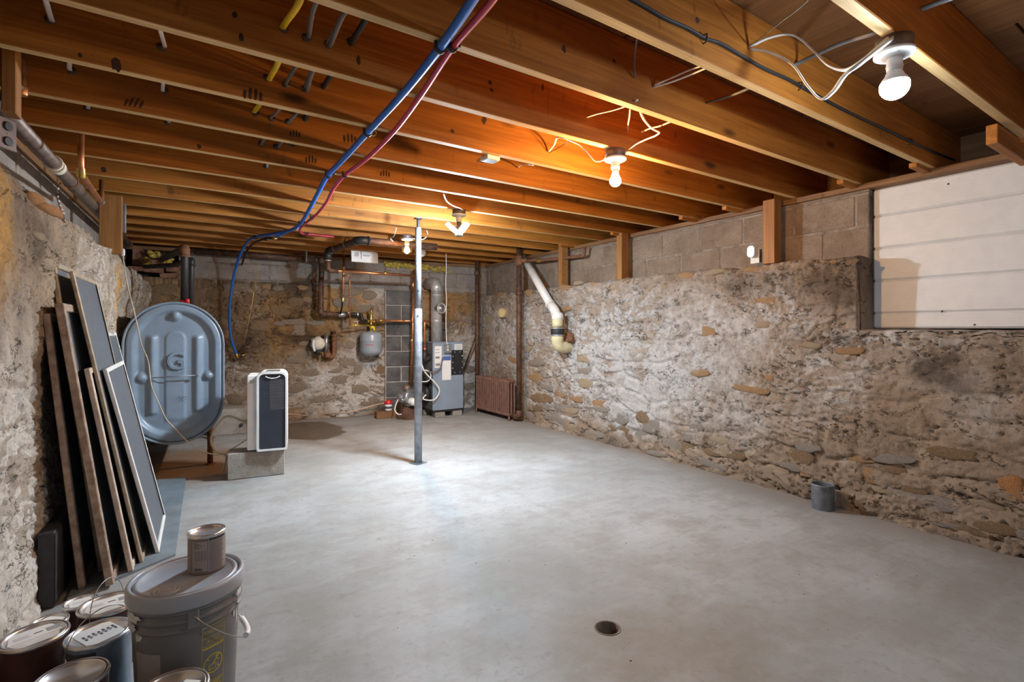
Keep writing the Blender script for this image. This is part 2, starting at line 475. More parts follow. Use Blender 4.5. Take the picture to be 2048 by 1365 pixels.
def rubble(s, z, sd, flake=.022, stone=.020, bulk=.03, expose=.35, flare=.05, full=False):
    d = bulk*fbm(s*.75, z*.8, sd, 3)+.012*fbm(s*2.7, z*3.4, sd+10, 3)
    wx = .34*fbm(s*1.7, z*1.7, sd+20, 4); wz = .34*fbm(s*1.9, z*1.9, sd+30, 4)
    f1, f2 = worley(s/.36+wx*1.6, z/.17+wz*1.6, sd+40)
    ex = np.clip(expose+.55*sst(.5, .1, z)+.8*fbm(s*.6, z*.7, sd+50, 2), 0, 1)
    d = d+stone*(sst(.02, .30, f2-f1)-.6)*ex
    t = fbm(s*1.9+wx*1.5, z*2.9+wz*1.5, sd+60, 6, .60)*6.5+50
    fr = t-np.floor(t)
    mk = .25+.75*sst(-.25, .2, fbm(s*1.1, z*1.3, sd+70, 3))
    d = d+flake*(sst(0, .05, fr)*(1-fr)-.4)*mk
    t2 = fbm(s*4.1+wx*2, z*7.0+wz*2, sd+65, 5, .6)*5+50
    f_ = t2-np.floor(t2)
    d = d+.010*(sst(0, .08, f_)*(1-f_)-.4)*sst(-.2, .25, fbm(s*1.7, z*1.9, sd+75, 3))
    seg = sst(-.10, .12, fbm(s*3.0, z*3.6, sd+77, 4))
    d = d-.036*sst(-.001, .008, fr)*sst(.085, .04, fr)*seg*(.4+.6*mk)          # open cracks under the lips of the coats
    seg2 = sst(.10, .3, fbm(s*4.1, z*4.6, sd+78, 4))
    d = d-.022*sst(-.001, .015, f_)*sst(.15, .07, f_)*seg2
    d = d+.0085*fbm(s*9, z*11, sd+80, 3)+.0030*fbm(s*31, z*33, sd+90, 3)
    d = d-.008*sst(.42, .62, fbm(s*7.5, z*8.5, sd+95, 3))
    d = d+flare*np.exp(-np.clip(z, 0, 9)/.11)
    if not full: return d
    return d, (np.floor(t) % 2)*mk*sst(.0, .10, fr)+.0*d
def gau(s, z, a, b, ra, rb): return np.exp(-((s-a)/ra)**2-((z-b)/rb)**2)

class Wall:
    """a plane at o along u (horizontal), n into the room"""
    def __init__(s, o, u, n): s.o = Vector(o); s.u = Vector(u).normalized(); s.n = Vector(n).normalized()
    def p(s, a, z, d=0.0): return s.o+s.u*a+s.n*d+Vector((0, 0, z))
    def hit(s, px, py, d=0.0):
        """(along, height) of the pixel on the plane d in front of the wall"""
        r = ray(px, py); k = (s.o+s.n*d); nn = s.n
        t = (k.x*nn.x+k.y*nn.y)/(r.x*nn.x+r.y*nn.y)
        w = r*t; return (w-s.o).dot(s.u), CAMZ+w.z
    def M(s, a, z, d=0.0):
        """frame: X along the wall, Y into the room, Z up"""
        p = s.p(a, z, d); u, n = s.u, s.n
        return Matrix(((u.x, n.x, 0, p.x), (u.y, n.y, 0, p.y), (0, 0, 1, p.z), (0, 0, 0, 1)))

WR = Wall((3.57, 0, 0), (.03, 1, 0), (-1, .03, 0))
WL = Wall((-.63, 0, 0), (.061, 1, 0), (1, -.061, 0))
WB = Wall((0, 7.17, 0), (1, -.155, 0), (-.155, -1, 0))
OPEN0 = 1.50           # the bulkhead opening in the wall with the white panel runs from here towards the camera
def dR(s, z, full=False): return rubble(s, z, 11, full=full)
def cR(s, z):
    n = fbm(s*.7, z*.9, 901, 4); m = fbm(s*2.4, z*3.2, 905, 5)
    lime = .42+.7*n+.55*m+.42*gau(s, z, 4.1, .75, 1.5, .6)-.34*sst(2.6, 1.3, s)-.30*sst(1.15, 1.6, z)-.55*sst(.30, .06, z)
    iron = -.05+.6*fbm(s*1.3, z*1.6, 911, 5)+.35*sst(1.3, 1.62, z)+.25*gau(s, z, .8, .15, .7, .3)+.35*gau(s, z, 5.9, 1.2, .5, .6)
    soot_shade = -.04+.62*fbm(s*1.6, z*2.1, 915, 6)+.95*gau(s, z, 1.06, .93, .20, .17)*(.8+1.3*m)+1.0*gau(s, z, 1.60, 1.40, .22, .32)*(.7+.8*m)+.45*sst(.22, .0, z)+.45*gau(s, z, 2.3, 1.5, .4, .14)+.3*gau(s, z, 1.75, 1.05, .35, .10)
    return lime, iron, soot_shade
def topR(s): return np.where(s < OPEN0, 1.135+.006*fbm(s*6, s*0, 5, 2), 1.625+.018*fbm(s*3.1, s*0, 6, 3)-.01*(s < 2.4))
def dL(s, z, full=False):
    r = rubble(s, z, 211, flake=.020, stone=.014, bulk=.03, expose=.2, flare=.03, full=full); k = .022*np.clip(z, 0, 1.7)/1.7-.05*sst(4.6, 4.85, s)*sst(1.5, 1.3, z)
    return (r[0]+k, r[1]) if full else r+k
def cL(s, z):
    n = fbm(s*1.0, z*.6, 931, 4); m = fbm(s*3.1, z*1.6, 935, 5)
    lime = .36+.7*n+.6*m+.35*sst(1.0, .3, z)-.2*sst(1.2, 1.6, z)
    iron = .14+.95*fbm(s*1.5, z*.8, 941, 5)+.85*gau(s, z, 2.42, 1.42, .22, .30)+.6*gau(s, z, 5.3, 1.3, .9, .5)
    soot_shade = .06+.95*fbm(s*1.9, z*1.0, 945, 6)+.5*gau(s, z, 3.0, 1.55, .6, .18)+.35*sst(.25, .0, z)+.3*sst(2.85, 3.1, s)*sst(.9, .4, z)  # last term paints in the shade low behind the leaning screens
    return lime, iron, soot_shade
def topL(s): return 1.70+.03*fbm(s*2.4, s*0, 8, 3)-.02*sst(4, 6, s)
def dB(s, z, full=False):
    r = rubble(s, z, 411, flake=.021, stone=.026, bulk=.03, expose=.5, flare=.05, full=full)
    k = (s > 2.48) & (s < 2.93)
    return (np.where(k, -.10, r[0]), r[1]) if full else np.where(k, -.10, r)
def cB(s, z):
    n = fbm(s*.9, z*1.1, 951, 4); m = fbm(s*3.0, z*3.6, 955, 5)
    lime = .16+.8*n+.75*m+.55*sst(1.1, .35, z)+.25*sst(1.4, 2.2, s)*sst(1.5, 1.0, z)
    iron = .06+.95*fbm(s*1.5, z*1.7, 961, 5)+.35*sst(.9, 1.5, z)+.3*gau(s, z, 3.45, 1.2, .25, .5)
    soot_shade = .14+1.1*fbm(s*1.5, z*1.7, 965, 6)+.35*gau(s, z, .9, .95, .45, .16)+.4*gau(s, z, 1.6, .95, .35, .15)+.3*sst(.15, .0, z)+.4*gau(s, z, 3.3, 1.1, .18, .4)
    return lime, iron, soot_shade
def topB(s): return 1.735-.05*sst(.5, 3.2, s)+.016*fbm(s*3.4, s*0, 9, 3)

def build_wall(name, W, s0, s1, top, dep, mat, back, colr, res=.0095, extra=()):
    S_ = np.unique(np.concatenate([np.arange(s0, s1, res), np.array(extra, float)])) if len(extra) else np.arange(s0, s1, res)
    V = np.linspace(-.012, 1, int(1.66/res))
    s, v = np.meshgrid(S_, V)
    tp = top(S_)[None, :]+0*v
    zc = float(tp.min())-.03; v0 = zc/1.66
    z = np.minimum(v/v0, 1)*zc+np.maximum(0, (v-v0)/(1-v0))*(tp-zc)
    d = dep(s, z)
    d = d-.02*sst(.985, 1.0, v)
    ns = len(S_); rows = [(s, d, z)]
    lip = dep(S_, tp[0])
    for f, dz in ((.12, .006), (.35, .003), (1.0, -.004)):
        dd = lip*(1-f)-.02*(1-f)-back*f
        rows.append((S_[None, :], dd[None, :], (tp[0]+dz+.004*fbm(S_*20, S_*0+f*5, 77, 2))[None, :]))
    rows = [tuple(np.atleast_2d(x) for x in r) for r in rows]
    s = np.concatenate([r[0] for r in rows]); d = np.concatenate([r[1] for r in rows]); z = np.concatenate([r[2] for r in rows])
    nr = s.shape[0]
    x = W.o.x+W.u.x*s+W.n.x*d; y = W.o.y+W.u.y*s+W.n.y*d
    co = np.stack([x, y, z], -1).reshape(-1, 3)
    i = np.arange(nr*ns).reshape(nr, ns)
    q = np.stack([i[:-1, :-1], i[:-1, 1:], i[1:, 1:], i[1:, :-1]], -1).reshape(-1, 4)
    me = bpy.data.meshes.new(name)
    me.from_pydata(co.tolist(), [], q.tolist())
    lime, iron, soot_shade = colr(s, z); bare = dep(s, z, True)[1]
    for k, v_ in (('lime', lime), ('iron', iron), ('soot_shade', soot_shade), ('bare', bare)):
        me.attributes.new(k, 'FLOAT', 'POINT').data.foreach_set('value', np.ascontiguousarray(v_.reshape(-1), dtype=np.float32))
    me.polygons.foreach_set('use_smooth', [True]*len(q)); me.materials.append(mat); me.update()
    # normals into the room
    p = me.polygons[len(q)//3]
    if p.normal.dot(W.n) < 0: me.flip_normals()
    o = link(bpy.data.objects.new(name, me)); WM[o.name] = Matrix.Identity(4)
    return tag(o, kind='structure')
wall_right = build_wall('wall_right', WR, -1.7, 6.75, topR, dR, M['right'], .24, cR, extra=(OPEN0-.004, OPEN0, OPEN0+.004))
wall_left = build_wall('wall_left', WL, -1.7, 7.35, topL, dL, M['left'], .24, cL)
wall_back = build_wall('wall_back', WB, -.45, 3.95, topB, dB, M['back'], .12, cB)

# ------------------------------------------------------------------ courses of block on the ledges
def chamfer_block(w, h, t, mat, name='concrete_block'):
    mb = MB(); mb.box((0, 0, 0), (w, t, h), .006); return mb.mesh(name, mat)
def put_piece(name, me, W, a, z, d, parent, rot=0.0):
    o = link(bpy.data.objects.new(name, me)); o.parent = parent
    o.matrix_world = W.M(a, z, d) @ Matrix.Rotation(rot, 4, 'Y')
    return o
rb = random.Random(21)
def courses(W, parent, d, s0, s1, zs, mat, skip=None, L=.40, J=.010, off=0.0):
    cache = {}
    for r, (za, zb) in enumerate(zs):
        a = s0-(L+J)*(.5*(r % 2)+off)
        while a < s1:
            b = min(a+L, s1); c = max(a, s0)
            if b-c > .05 and not (skip and skip((b+c)/2, (za+zb)/2)):
                k = (round(b-c, 2), round(zb-za, 3))
                if k not in cache: cache[k] = chamfer_block(b-c, zb-za-J, .09, mat)
                put_piece('concrete_block', cache[k], W, (b+c)/2, (za+zb)/2, d-.045+.4*rb.uniform(-.004, .004), parent)
            a += L+J
def backing(name, W, d, s0, s1, z0, z1, parent, mat=None):
    mb = MB(W.M(0, 0, d))
    mb.box(((s0+s1)/2, -.025, (z0+z1)/2), (s1-s0, .05, z1-z0))
    return mb.obj(name, mat or M['mortar'], parent)
courses(WR, wall_right, -.17, OPEN0, 6.7, [(1.60, 1.815), (1.82, 2.03), (2.03, 2.056)], M['block'], off=.30)
backing('mortar_bed', WR, -.1745, OPEN0, 6.8, 1.55, 2.06, wall_right)
courses(WL, wall_left, -.22, -1.6, 7.3, [(1.66, 1.855), (1.855, 2.05)], M['block_b'])
backing('mortar_bed', WL, -.2245, -1.7, 7.4, 1.6, 2.06, wall_left)
courses(WB, wall_back, -.02, .12, 3.9, [(1.66, 1.75), (1.75, 1.945), (1.945, 2.056)], M['block_b'], off=.2)
backing('mortar_bed', WB, -.0245, .10, 4.0, 1.55, 2.06, wall_back)
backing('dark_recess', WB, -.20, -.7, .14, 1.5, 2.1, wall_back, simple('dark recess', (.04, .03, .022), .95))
backing('mortar_bed', WB, .0235, 2.482, 2.918, 0, 1.665, wall_back, simple('pale chimney mortar', (.44, .41, .37), .95))
# chimney stack of half and whole blocks
cbm = {w: chamfer_block(w, .198, .10, M['block_c']) for w in (.41, .20)}
z = .105; r = 0
while z < 1.66:
    if r % 2: put_piece('concrete_block', cbm[.41], WB, 2.70, z, -.02+rb.uniform(-.004, .004), wall_back)
    else:
        for a in (2.595, 2.806): put_piece('concrete_block', cbm[.20], WB, a, z, -.02+rb.uniform(-.004, .004), wall_back)
    z += .21; r += 1
# bricks stuffed in by the vent pipes
bk = MB(); bk.box((0, 0, 0), (.19, .10, .058), .004); bkm = bk.mesh('brick', M['brick'])
bk = MB(); bk.box((0, 0, 0), (.095, .10, .19), .005); bkv = bk.mesh('brick', M['brick'])
for px, py, me, rot in ((331, 490, bkv, .02), (276, 514, bkv, 0), (277, 538, bkm, -.06), (308, 541, bkm, .05), (352, 540, bkm, .02), (340, 552, bkm, -.1), (302, 512, bkm, .0), (306, 525, bkm, .03), (372, 550, bkm, .12)):
    if px == 331: continue
    a, z = WB.hit(px, py, -.05); put_piece('brick', me, WB, a, z, -.06, wall_back, rot)

# ------------------------------------------------------------------ stones showing through the mortar
rs = random.Random(5)
def stone_mesh(mat, sd):
    q = random.Random(sd); n = q.choice((9, 10, 11)); e_ = q.uniform(2.4, 6.0)
    out = []
    for k in range(n):
        a = 2*math.pi*(k+q.uniform(-.22, .22))/n
        c, s_ = math.cos(a), math.sin(a); m = (abs(c)**e_+abs(s_)**e_)**(-1/e_)
        rr = m*q.uniform(.66, 1.08); out.append((c*rr, s_*rr))
    vs = []
    for f, d in ((1.04, -1.0), (.96, .25), (.74, .75)):
        for x, y in out: vs.append((x*f+q.uniform(-.03, .03), d+(q.uniform(-.3, .3) if d > 0 else 0), y*f+q.uniform(-.03, .03)))
    vs.append((q.uniform(-.2, .2), .9, q.uniform(-.2, .2)))
    fs = []
    for r in range(2):
        for k in range(n):
            k2 = (k+1) % n; fs.append((r*n+k, (r+1)*n+k, (r+1)*n+k2, r*n+k2))
    for k in range(n): fs.append((2*n+k, 3*n, 2*n+(k+1) % n))
    mb = MB(); mb.add(vs, fs, True); me = mb.mesh('stone', mat); return me
SM = {k: [stone_mesh(M[k], 31*i+j) for j in range(7)] for i, k in enumerate(('stone_w', 'stone_o', 'stone_t', 'stone_g', 'stone_b', 'stone_r'))}
def put_stone(W, dep, a, z, w, h, kind, parent, proud=.008, rot=None):
    d = float(np.median(dep(np.array([a-w*.3, a, a+w*.3, a, a]), np.array([z, z, z, z-h*.3, z+h*.3]))))
    o = link(bpy.data.objects.new('stone', rs.choice(SM[kind]))); o.parent = parent
    m = W.M(a, z, d+.002) @ Matrix.Rotation(rs.uniform(-.10, .10) if rot is None else rot, 4, 'Y')
    if rs.random() < .5: m = m @ Matrix.Rotation(math.pi, 4, 'Y')
    o.matrix_world = m @ Matrix.Diagonal((w/2, proud, h/2, 1))
    return o
def px_stones(W, dep, parent, lst, proud=.009):
    for px, py, w, h, kd in lst:
        a, z = W.hit(px, py); a0, _ = W.hit(px-w/2, py); a1, _ = W.hit(px+w/2, py); _, zb = W.hit(px, py+h/2); _, zt = W.hit(px, py-h/2)
        put_stone(W, dep, a, z, abs(a1-a0), abs(zt-zb), 'stone_'+kd, parent, proud)
px_stones(WR, dR, wall_right, [
    (1166, 719, 30, 16, 't'), (1077, 725, 28, 17, 'g'), (1070, 753, 33, 21, 'o'), (1170, 743, 38, 16, 'g'), (1171, 768, 34, 21, 't'), (1152, 798, 34, 14, 'o'),
    (1195, 808, 30, 20, 'o'), (1082, 798, 52, 22, 'b'), (1128, 816, 42, 19, 'g'), (1131, 618, 26, 12, 'o'), (1124, 640, 40, 17, 'g'), (1120, 790, 22, 12, 'o'),
    (1027, 720, 22, 13, 'o'), (1055, 699, 16, 15, 't'), (1128, 575, 26, 14, 'o'), (1060, 585, 16, 14, 'o'), (1256, 562, 36, 13, 'b'), (1375, 552, 34, 17, 'o'),
    (1157, 566, 20, 10, 't'), (1391, 745, 26, 12, 't'), (1340, 886, 50, 20, 'b'), (1286, 836, 38, 26, 'b'), (1507, 539, 58, 14, 'o'), (1429, 545, 50, 11, 't'),
    (1530, 602, 58, 18, 'o'), (1526, 650, 42, 15, 't'), (1417, 664, 36, 22, 'o'), (1622, 690, 50, 14, 't'), (1699, 702, 60, 16, 'o'), (1399, 747, 40, 15, 'o'),
    (1538, 757, 22, 16, 'o'), (1500, 779, 76, 15, 'o'), (1703, 524, 30, 12, 'b'), (1665, 524, 18, 9, 'o'), (1366, 897, 62, 26, 'b'), (1600, 913, 58, 26, 'b'),
    (1735, 953, 104, 32, 'o'), (1556, 939, 60, 20, 't'), (1612, 950, 30, 11, 'o'), (1722, 920, 66, 15, 'o'), (1790, 941, 62, 20, 'b'), (1840, 1003, 165, 34, 'g'),
    (2022, 980, 60, 56, 'r'), (1900, 908, 104, 26, 'b'), (1990, 1056, 110, 27, 'b'), (1139, 822, 40, 15, 't'), (1598, 869, 48, 9, 't'), (1240, 842, 40, 15, 'g'),
    (1470, 912, 54, 17, 'b'), (1900, 1050, 70, 15, 'g'), (1665, 985, 60, 16, 'g'), (1440, 880, 46, 13, 't'), (1095, 776, 26, 12, 'g'), (1110, 836, 40, 14, 'g'),
    (1001, 590, 14, 12, 'o'), (980, 640, 18, 20, 't'), (1195, 870, 44, 12, 'g'), (1310, 905, 60, 12, 'g'), (1970, 1010, 90, 18, 't'), (1780, 985, 80, 13, 't')])
px_stones(WL, dL, wall_left, [(84, 418, 56, 26, 'r'), (58, 398, 34, 28, 'r'), (60, 470, 30, 20, 't')], .016)
px_stones(WB, dB, wall_back, [
    (532, 574, 24, 13, 'o'), (556, 577, 26, 15, 'w'), (606, 576, 24, 12, 'o'), (470, 575, 60, 20, 'w'), (430, 590, 40, 24, 'b'), (505, 600, 40, 28, 'b'),
    (590, 605, 44, 22, 'b'), (560, 622, 46, 20, 'b'), (616, 600, 22, 12, 'o'), (700, 585, 60, 18, 'w'), (690, 605, 50, 22, 'w'), (740, 590, 34, 22, 'w'),
    (730, 618, 40, 18, 'w'), (520, 650, 44, 24, 'b'), (600, 660, 40, 26, 'w'), (690, 650, 22, 22, 'w'), (700, 690, 26, 20, 'w'), (620, 745, 40, 18, 'w'),
    (680, 760, 46, 20, 'w'), (590, 775, 54, 22, 'w'), (640, 800, 50, 16, 'w'), (720, 780, 40, 20, 'w'), (760, 740, 24, 22, 'b'), (590, 720, 40, 20, 'w'),
    (500, 760, 36, 22, 'w'), (470, 800, 40, 24, 'w'), (640, 700, 24, 26, 'w'), (330, 580, 60, 24, 'b'), (390, 590, 40, 22, 'b'), (312, 600, 26, 26, 'b'),
    (918, 605, 20, 18, 'o'), (938, 640, 18, 22, 'w'), (905, 620, 10, 30, 'r'), (940, 740, 20, 16, 'w'), (938, 775, 24, 16, 'w'), (935, 800, 26, 12, 'w'),
    (715, 740, 20, 24, 'w'), (690, 725, 30, 20, 'w'), (745, 802, 30, 14, 'w')], .014)
# quieter stones low in the walls, same rubble
for W, dep, par, lo, hi, zt, nn in ((WR, dR, wall_right, .4, 6.3, .38, 46), (WB, dB, wall_back, .5, 2.4, 1.6, 14)):
    for k in range(nn):
        a = rs.uniform(lo, hi); z = rs.uniform(.05, zt)
        put_stone(W, dep, a, z, rs.uniform(.12, .30), rs.uniform(.05, .11), 'stone_'+(rs.choice('ggtb') if W is WR else 'w'), par, .007)

# ------------------------------------------------------------------ ceiling: deck, plywood sheets, joists
JB, JT, JW = 2.093, 2.357, .042
def JY(k): return 1.13 if k == -1 else 1.52+.4185*k
mb = MB(); mb.box((1.6, 2.9, 2.40), (5.6, 9.6, .04))
ceiling = mb.obj('ceiling', M['ply'], kind='structure')
shc = {}
xs = [-1.15, -.86, .36, 1.58, 2.80, 4.02, 4.35]
for i in range(len(xs)-1):
    y = -1.85-(i % 2)*1.2
    while y < 7.6:
        ya, yb = max(y, -1.85), min(y+2.435, 7.6)
        if yb-ya > .05:
            k = (round(xs[i+1]-xs[i], 3), round(yb-ya, 3))
            if k not in shc:
                m_ = MB(); m_.box((0, 0, 0), (k[0]-.005, k[1]-.005, .018), .002); shc[k] = m_.mesh('plywood_sheet', M['ply'])
            o = link(bpy.data.objects.new('plywood_sheet', shc[k])); o.parent = ceiling; o.location = ((xs[i]+xs[i+1])/2, (ya+yb)/2, JT+.011)
        y += 2.44
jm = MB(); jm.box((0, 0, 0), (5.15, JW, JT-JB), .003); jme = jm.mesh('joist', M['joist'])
def pale_edge(me):  # undersides take the paler wood that puts brightness into the colour
    me.materials.append(M['jedge_lit'])
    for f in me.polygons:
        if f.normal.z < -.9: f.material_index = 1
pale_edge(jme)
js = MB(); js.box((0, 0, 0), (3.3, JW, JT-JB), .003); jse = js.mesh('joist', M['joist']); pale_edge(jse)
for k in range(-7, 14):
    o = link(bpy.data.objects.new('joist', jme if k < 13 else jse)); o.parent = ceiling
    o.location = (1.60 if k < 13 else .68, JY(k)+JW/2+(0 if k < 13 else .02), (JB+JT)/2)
# packers under the joist ends by the long ledge
pk = MB(); pk.box((0, 0, 0), (.30, .038, .028), .002); pke = pk.mesh('packer', M['joist'])
for k in (-2, -1, 0, 2, 3, 5, 7):
    o = link(bpy.data.objects.new('packer', pke)); o.parent = ceiling; o.location = (3.66+.03*JY(k), JY(k)+JW+.004, JB-.008 if k > -2 else JB-.004)
pk = MB(); pk.box((0, 0, 0), (.56, .042, .09), .003); o = link(bpy.data.objects.new('scab_block', pk.mesh('scab_block', M['joist']))); o.parent = ceiling; o.location = (3.445, JY(-2)+JW+.022, 2.047)
# hand marks and knots on the joist faces
def on_joist(px, py):
    for k in range(-2, 12):
        p = at(px, py, Y=JY(k)-.0005)
        if JB < p.z < JT: return p
M['smudge'] = simple('dark hand mark', (.060, .024, .008), .75)
for px, py, sc, an in ((506, 190, 1, .1), (700, 278, 1, -.1), (622, 320, .9, 0), (770, 348, .9, .1), (268, 206, .9, .7), (590, 268, .7, 0), (960, 322, .6, 0)):
    c = on_joist(px, py)
    if c is None: continue
    for j, (dx, dz, h) in enumerate(((-.030, -.004, .020), (-.010, .004, .026), (.010, .005, .026), (.029, .0, .021))):
        mb = MB(); n = 10
        mb.add([(c.x+(dx+.0065*math.cos(a)+dz*0+h*.5*math.sin(a)*an)*sc, c.y, c.z+(dz+h*math.sin(a))*sc) for a in [2*math.pi*i/n for i in range(n)]], [tuple(range(n))]); mb.obj('finger_mark', M['smudge'], ceiling)
for px, py, w, h in ((232, 128, .020, .030), (470, 30, .012, .012), (482, 75, .010, .016), (160, 110, .008, .008), (717, 120, .009, .02), (980, 165, .013, .012), (983, 180, .012, .010), (1128, 98, .014, .018), (968, 240, .016, .026), (905, 262, .012, .014), (1085, 175, .010, .02), (1228, 122, .011, .012), (398, 293, .012, .014), (208, 340, .016, .022), (1470, 168, .01, .01), (1395, 40, .012, .012)):
    c = on_joist(px, py)
    if c is None: continue
    q = random.Random(px); n = 11
    mb = MB(); mb.add([(c.x+w*math.cos(a)*q.uniform(.6, 1.1), c.y, c.z+h*math.sin(a)*q.uniform(.6, 1.1)) for a in [2*math.pi*i/n for i in range(n)]], [tuple(range(n))]); mb.obj('knot', M['smudge'], ceiling)
# sill plates and rim boards
mb = MB(WR.M(0, 0, -.14)); mb.box((2.5, -.12, 2.074), (8.9, .24, .037), .003); mb.obj('trim_1', M['ywood'], kind='structure')
mb = MB(WR.M(0, 0, -.56)); mb.box((2.7, -.02, 2.22), (9.6, .04, .29)); mb.obj('trim_2', M['ywood'], kind='structure')
mb = MB(WL.M(0, 0, -.20)); mb.box((2.9, -.10, 2.072), (9.0, .20, .04), .003); mb.obj('trim_3', M['ywood'], kind='structure')
mb = MB(WL.M(0, 0, -.42)); mb.box((2.9, -.02, 2.22), (9.4, .04, .29)); mb.obj('trim_4', M['ywood'], kind='structure')
mb = MB(WB.M(0, 0, -.005)); mb.box((1.75, -.10, 2.072), (4.9, .20, .04), .003); mb.obj('trim_5', M['xwood'], kind='structure')
mb = MB(WB.M(0, 0, -.10)); mb.box((1.75, -.03, 2.22), (5.4, .04, .27)); mb.obj('trim_6', M['xwood'], kind='structure')
# earth side of the walls, so that no daylight leaks in behind them
for W, par, d, a0, a1 in ((WR, wall_right, -.62, -2, 8), (WL, wall_left, -.50, -2, 8), (WB, wall_back, -.34, -1.2, 4.6)):
    mb = MB(W.M(0, 0, d)); mb.box(((a0+a1)/2, -.03, 1.18), (a1-a0, .06, 2.4)); mb.obj('outer_face', M['mortar'], par)
# unseen wall behind the camera, an opening left in it to admit fill light
mb = MB()
mb.box((-.95, -1.85, 1.2), (.5, .12, 2.4)); mb.box((3.2, -1.85, 1.2), (2.4, .12, 2.4)); mb.box((.65, -1.85, 2.25), (2.7, .12, .3))
mb.obj('wall_front', M['mortar'], kind='structure')

# short posts standing on the ledges under the joists
def post(px, W, d, w, dp, zt, zb, label, yk=None):
    a, _ = W.hit(px, 560, d)
    t = thing('ledge_post', label, 'post', W.p(a, zb, d-dp/2), 0)
    mb = MB(W.M(a, 0, d-dp/2)); mb.box((0, 0, (zt+zb)/2), (w, dp, zt-zb), .003); mb.obj('stud', M['post'], t)
    return t
post(1537, WR, -.02, .09, .09, JB, 1.625, 'short wooden post on the ledge beside the white plug-in device')
post(1238, WR, -.02, .075, .09, JB, 1.635, 'short wooden post on the stone ledge with bare block on both sides')
post(1120, WR, -.02, .07, .09, JB, 1.64, 'short wooden post on the ledge above the white drain pipe')
t = thing('ledge_post', 'wide short wooden post on the ledge above the leaning window screens', 'post', (-.33, 4.62, 1.67))
mb = MB(WL.M(4.62, 0, .0)); mb.box((0, .012, (JB+1.68)/2), (.045, .128, JB-1.68), .003); mb.obj('stud', M['post'], t)
t = thing('ledge_post', 'wooden stud beside the brown metal outlet, running up past the joists', 'post', (-.50, 2.64, 1.96))
mb = MB(); mb.box((-.484, 2.62, 2.14), (.04, .085, .40), .003); mb.obj('stud', M['post'], t)

# white boarded panel closing the bulkhead opening
def white_mat():
    g = G('white embossed panel'); c = g.coord((1, 1, 1), rnd=False)
    st = g.n('Mapping', {'Vector': c, 'Scale': (5, 5, 60)}).outputs[0]
    n1 = g.noise(st, 1.6, 6, .7, .8); n2 = g.noise(c, 14, 4)
    col = g.ramp(n2, [(.3, (.70, .70, .69)), (.7, (.76, .755, .74))])
    return g.set(Base_Color=col, Roughness=.38, Normal=g.bump(n1, .35, .006), Specular_IOR_Level=.45)
M['white'] = white_mat()
pt = thing('opening_cover', 'white panel of wide horizontal boards closing the wall opening', 'panel', WR.p(.4, 1.147, -.22))
PE = 1.496
zz = [1.149, 1.247, 1.458, 1.668, 1.878, 2.0545]
for i in range(5):
    mb = MB(WR.M(0, 0, -.215)); mb.box(((PE-1.6)/2, -.02, (zz[i]+zz[i+1])/2), (PE+1.6, .04, zz[i+1]-zz[i]-.0006), .011)
    mb.obj('board', M['white'], pt)
M['screw'] = simple('dark screw', (.05, .045, .04), .5)
for a, z in ((1.1, 2.00), (1.13, 1.25), (.98, 1.17)):
    mb = MB(WR.M(0, 0, -.215)); mb.lathe([(.006, 0), (.004, .003)], (a, 0, z), 8, M=dirM((0, 1, 0))); mb.obj('screw', M['screw'], pt)
# ------------------------------------------------------------------ object materials
M['steel'] = simple('dull steel', (.40, .40, .40), .42, .85, .2, 14)
M['galv'] = simple('galvanised steel', (.36, .375, .40), .42, .7, .22, 18, bump=.15)
M['flue'] = simple('bright flue metal', (.66, .65, .63), .42, .55, .15, 14)
M['oilline'] = simple('pale copper oil line', (.62, .40, .28), .5, .1, .1)
M['castpost'] = simple('grey painted post', (.30, .32, .35), .38, .55, .25, 20, bump=.2)
M['iron'] = simple('brown iron pipe', (.095, .048, .032), .6, .25, .3, 22, (.17, .085, .05), .3)
M['black'] = simple('black iron', (.035, .032, .032), .5, .3, .25, 20)
M['blackp'] = simple('black plastic', (.018, .018, .02), .45)
M['rust_shade'] = simple('rusty iron', (.20, .085, .04), .8, .1, .35, 30, bump=.4)
M['copper'] = simple('copper pipe', (.62, .27, .12), .36, .8, .25, 16)
M['brass'] = simple('brass', (.72, .50, .14), .3, .9, .15, 20)
M['tankgrey'] = simple('grey tank enamel', (.215, .275, .34), .33, .0, .10, 6, bump=.08, bscale=140)
M['boiler'] = simple('blue grey boiler enamel', (.255, .31, .375), .42, .0, .06, 5)
M['boildark'] = simple('dark grey boiler side', (.10, .105, .115), .5, 0, .1)
M['xtank'] = simple('grey expansion tank paint', (.30, .335, .375), .3, 0, .06)
M['whitep'] = simple('white plastic', (.80, .80, .79), .4, 0, .04)
M['paper'] = simple('white paper', (.78, .77, .74), .7, 0, .05)
M['ink'] = simple('dark print', (.06, .06, .07), .7)
M['greyink'] = simple('grey print', (.36, .36, .37), .7)
M['yellow'] = simple('yellow print', (.58, .48, .06), .6)
M['bluep'] = simple('blue pipe', (.015, .15, .60), .4, 0, .06)
M['redp'] = simple('red pipe', (.58, .045, .075), .4, 0, .06)
M['pvc'] = simple('white drain plastic', (.75, .72, .66), .4, 0, .05)
M['clay'] = simple('cream sewer pipe', (.62, .55, .33), .5, 0, .12, 14)
M['rubber'] = simple('black rubber', (.02, .02, .022), .6)
M['wire'] = simple('bare wire', (.42, .42, .42), .35, .9)
M['wirewhite'] = simple('white cable', (.84, .82, .78), .65, 0, .08)
M['wiregrey'] = simple('grey cable', (.15, .14, .14), .6, 0, .15)
M['wireblack'] = simple('black cable', (.022, .022, .025), .6)
M['wireyel'] = simple('yellow cable', (.66, .46, .02), .5)
M['cordtan'] = simple('tan cord', (.50, .42, .31), .6)
M['redvalve'] = simple('red enamel', (.55, .02, .025), .4)
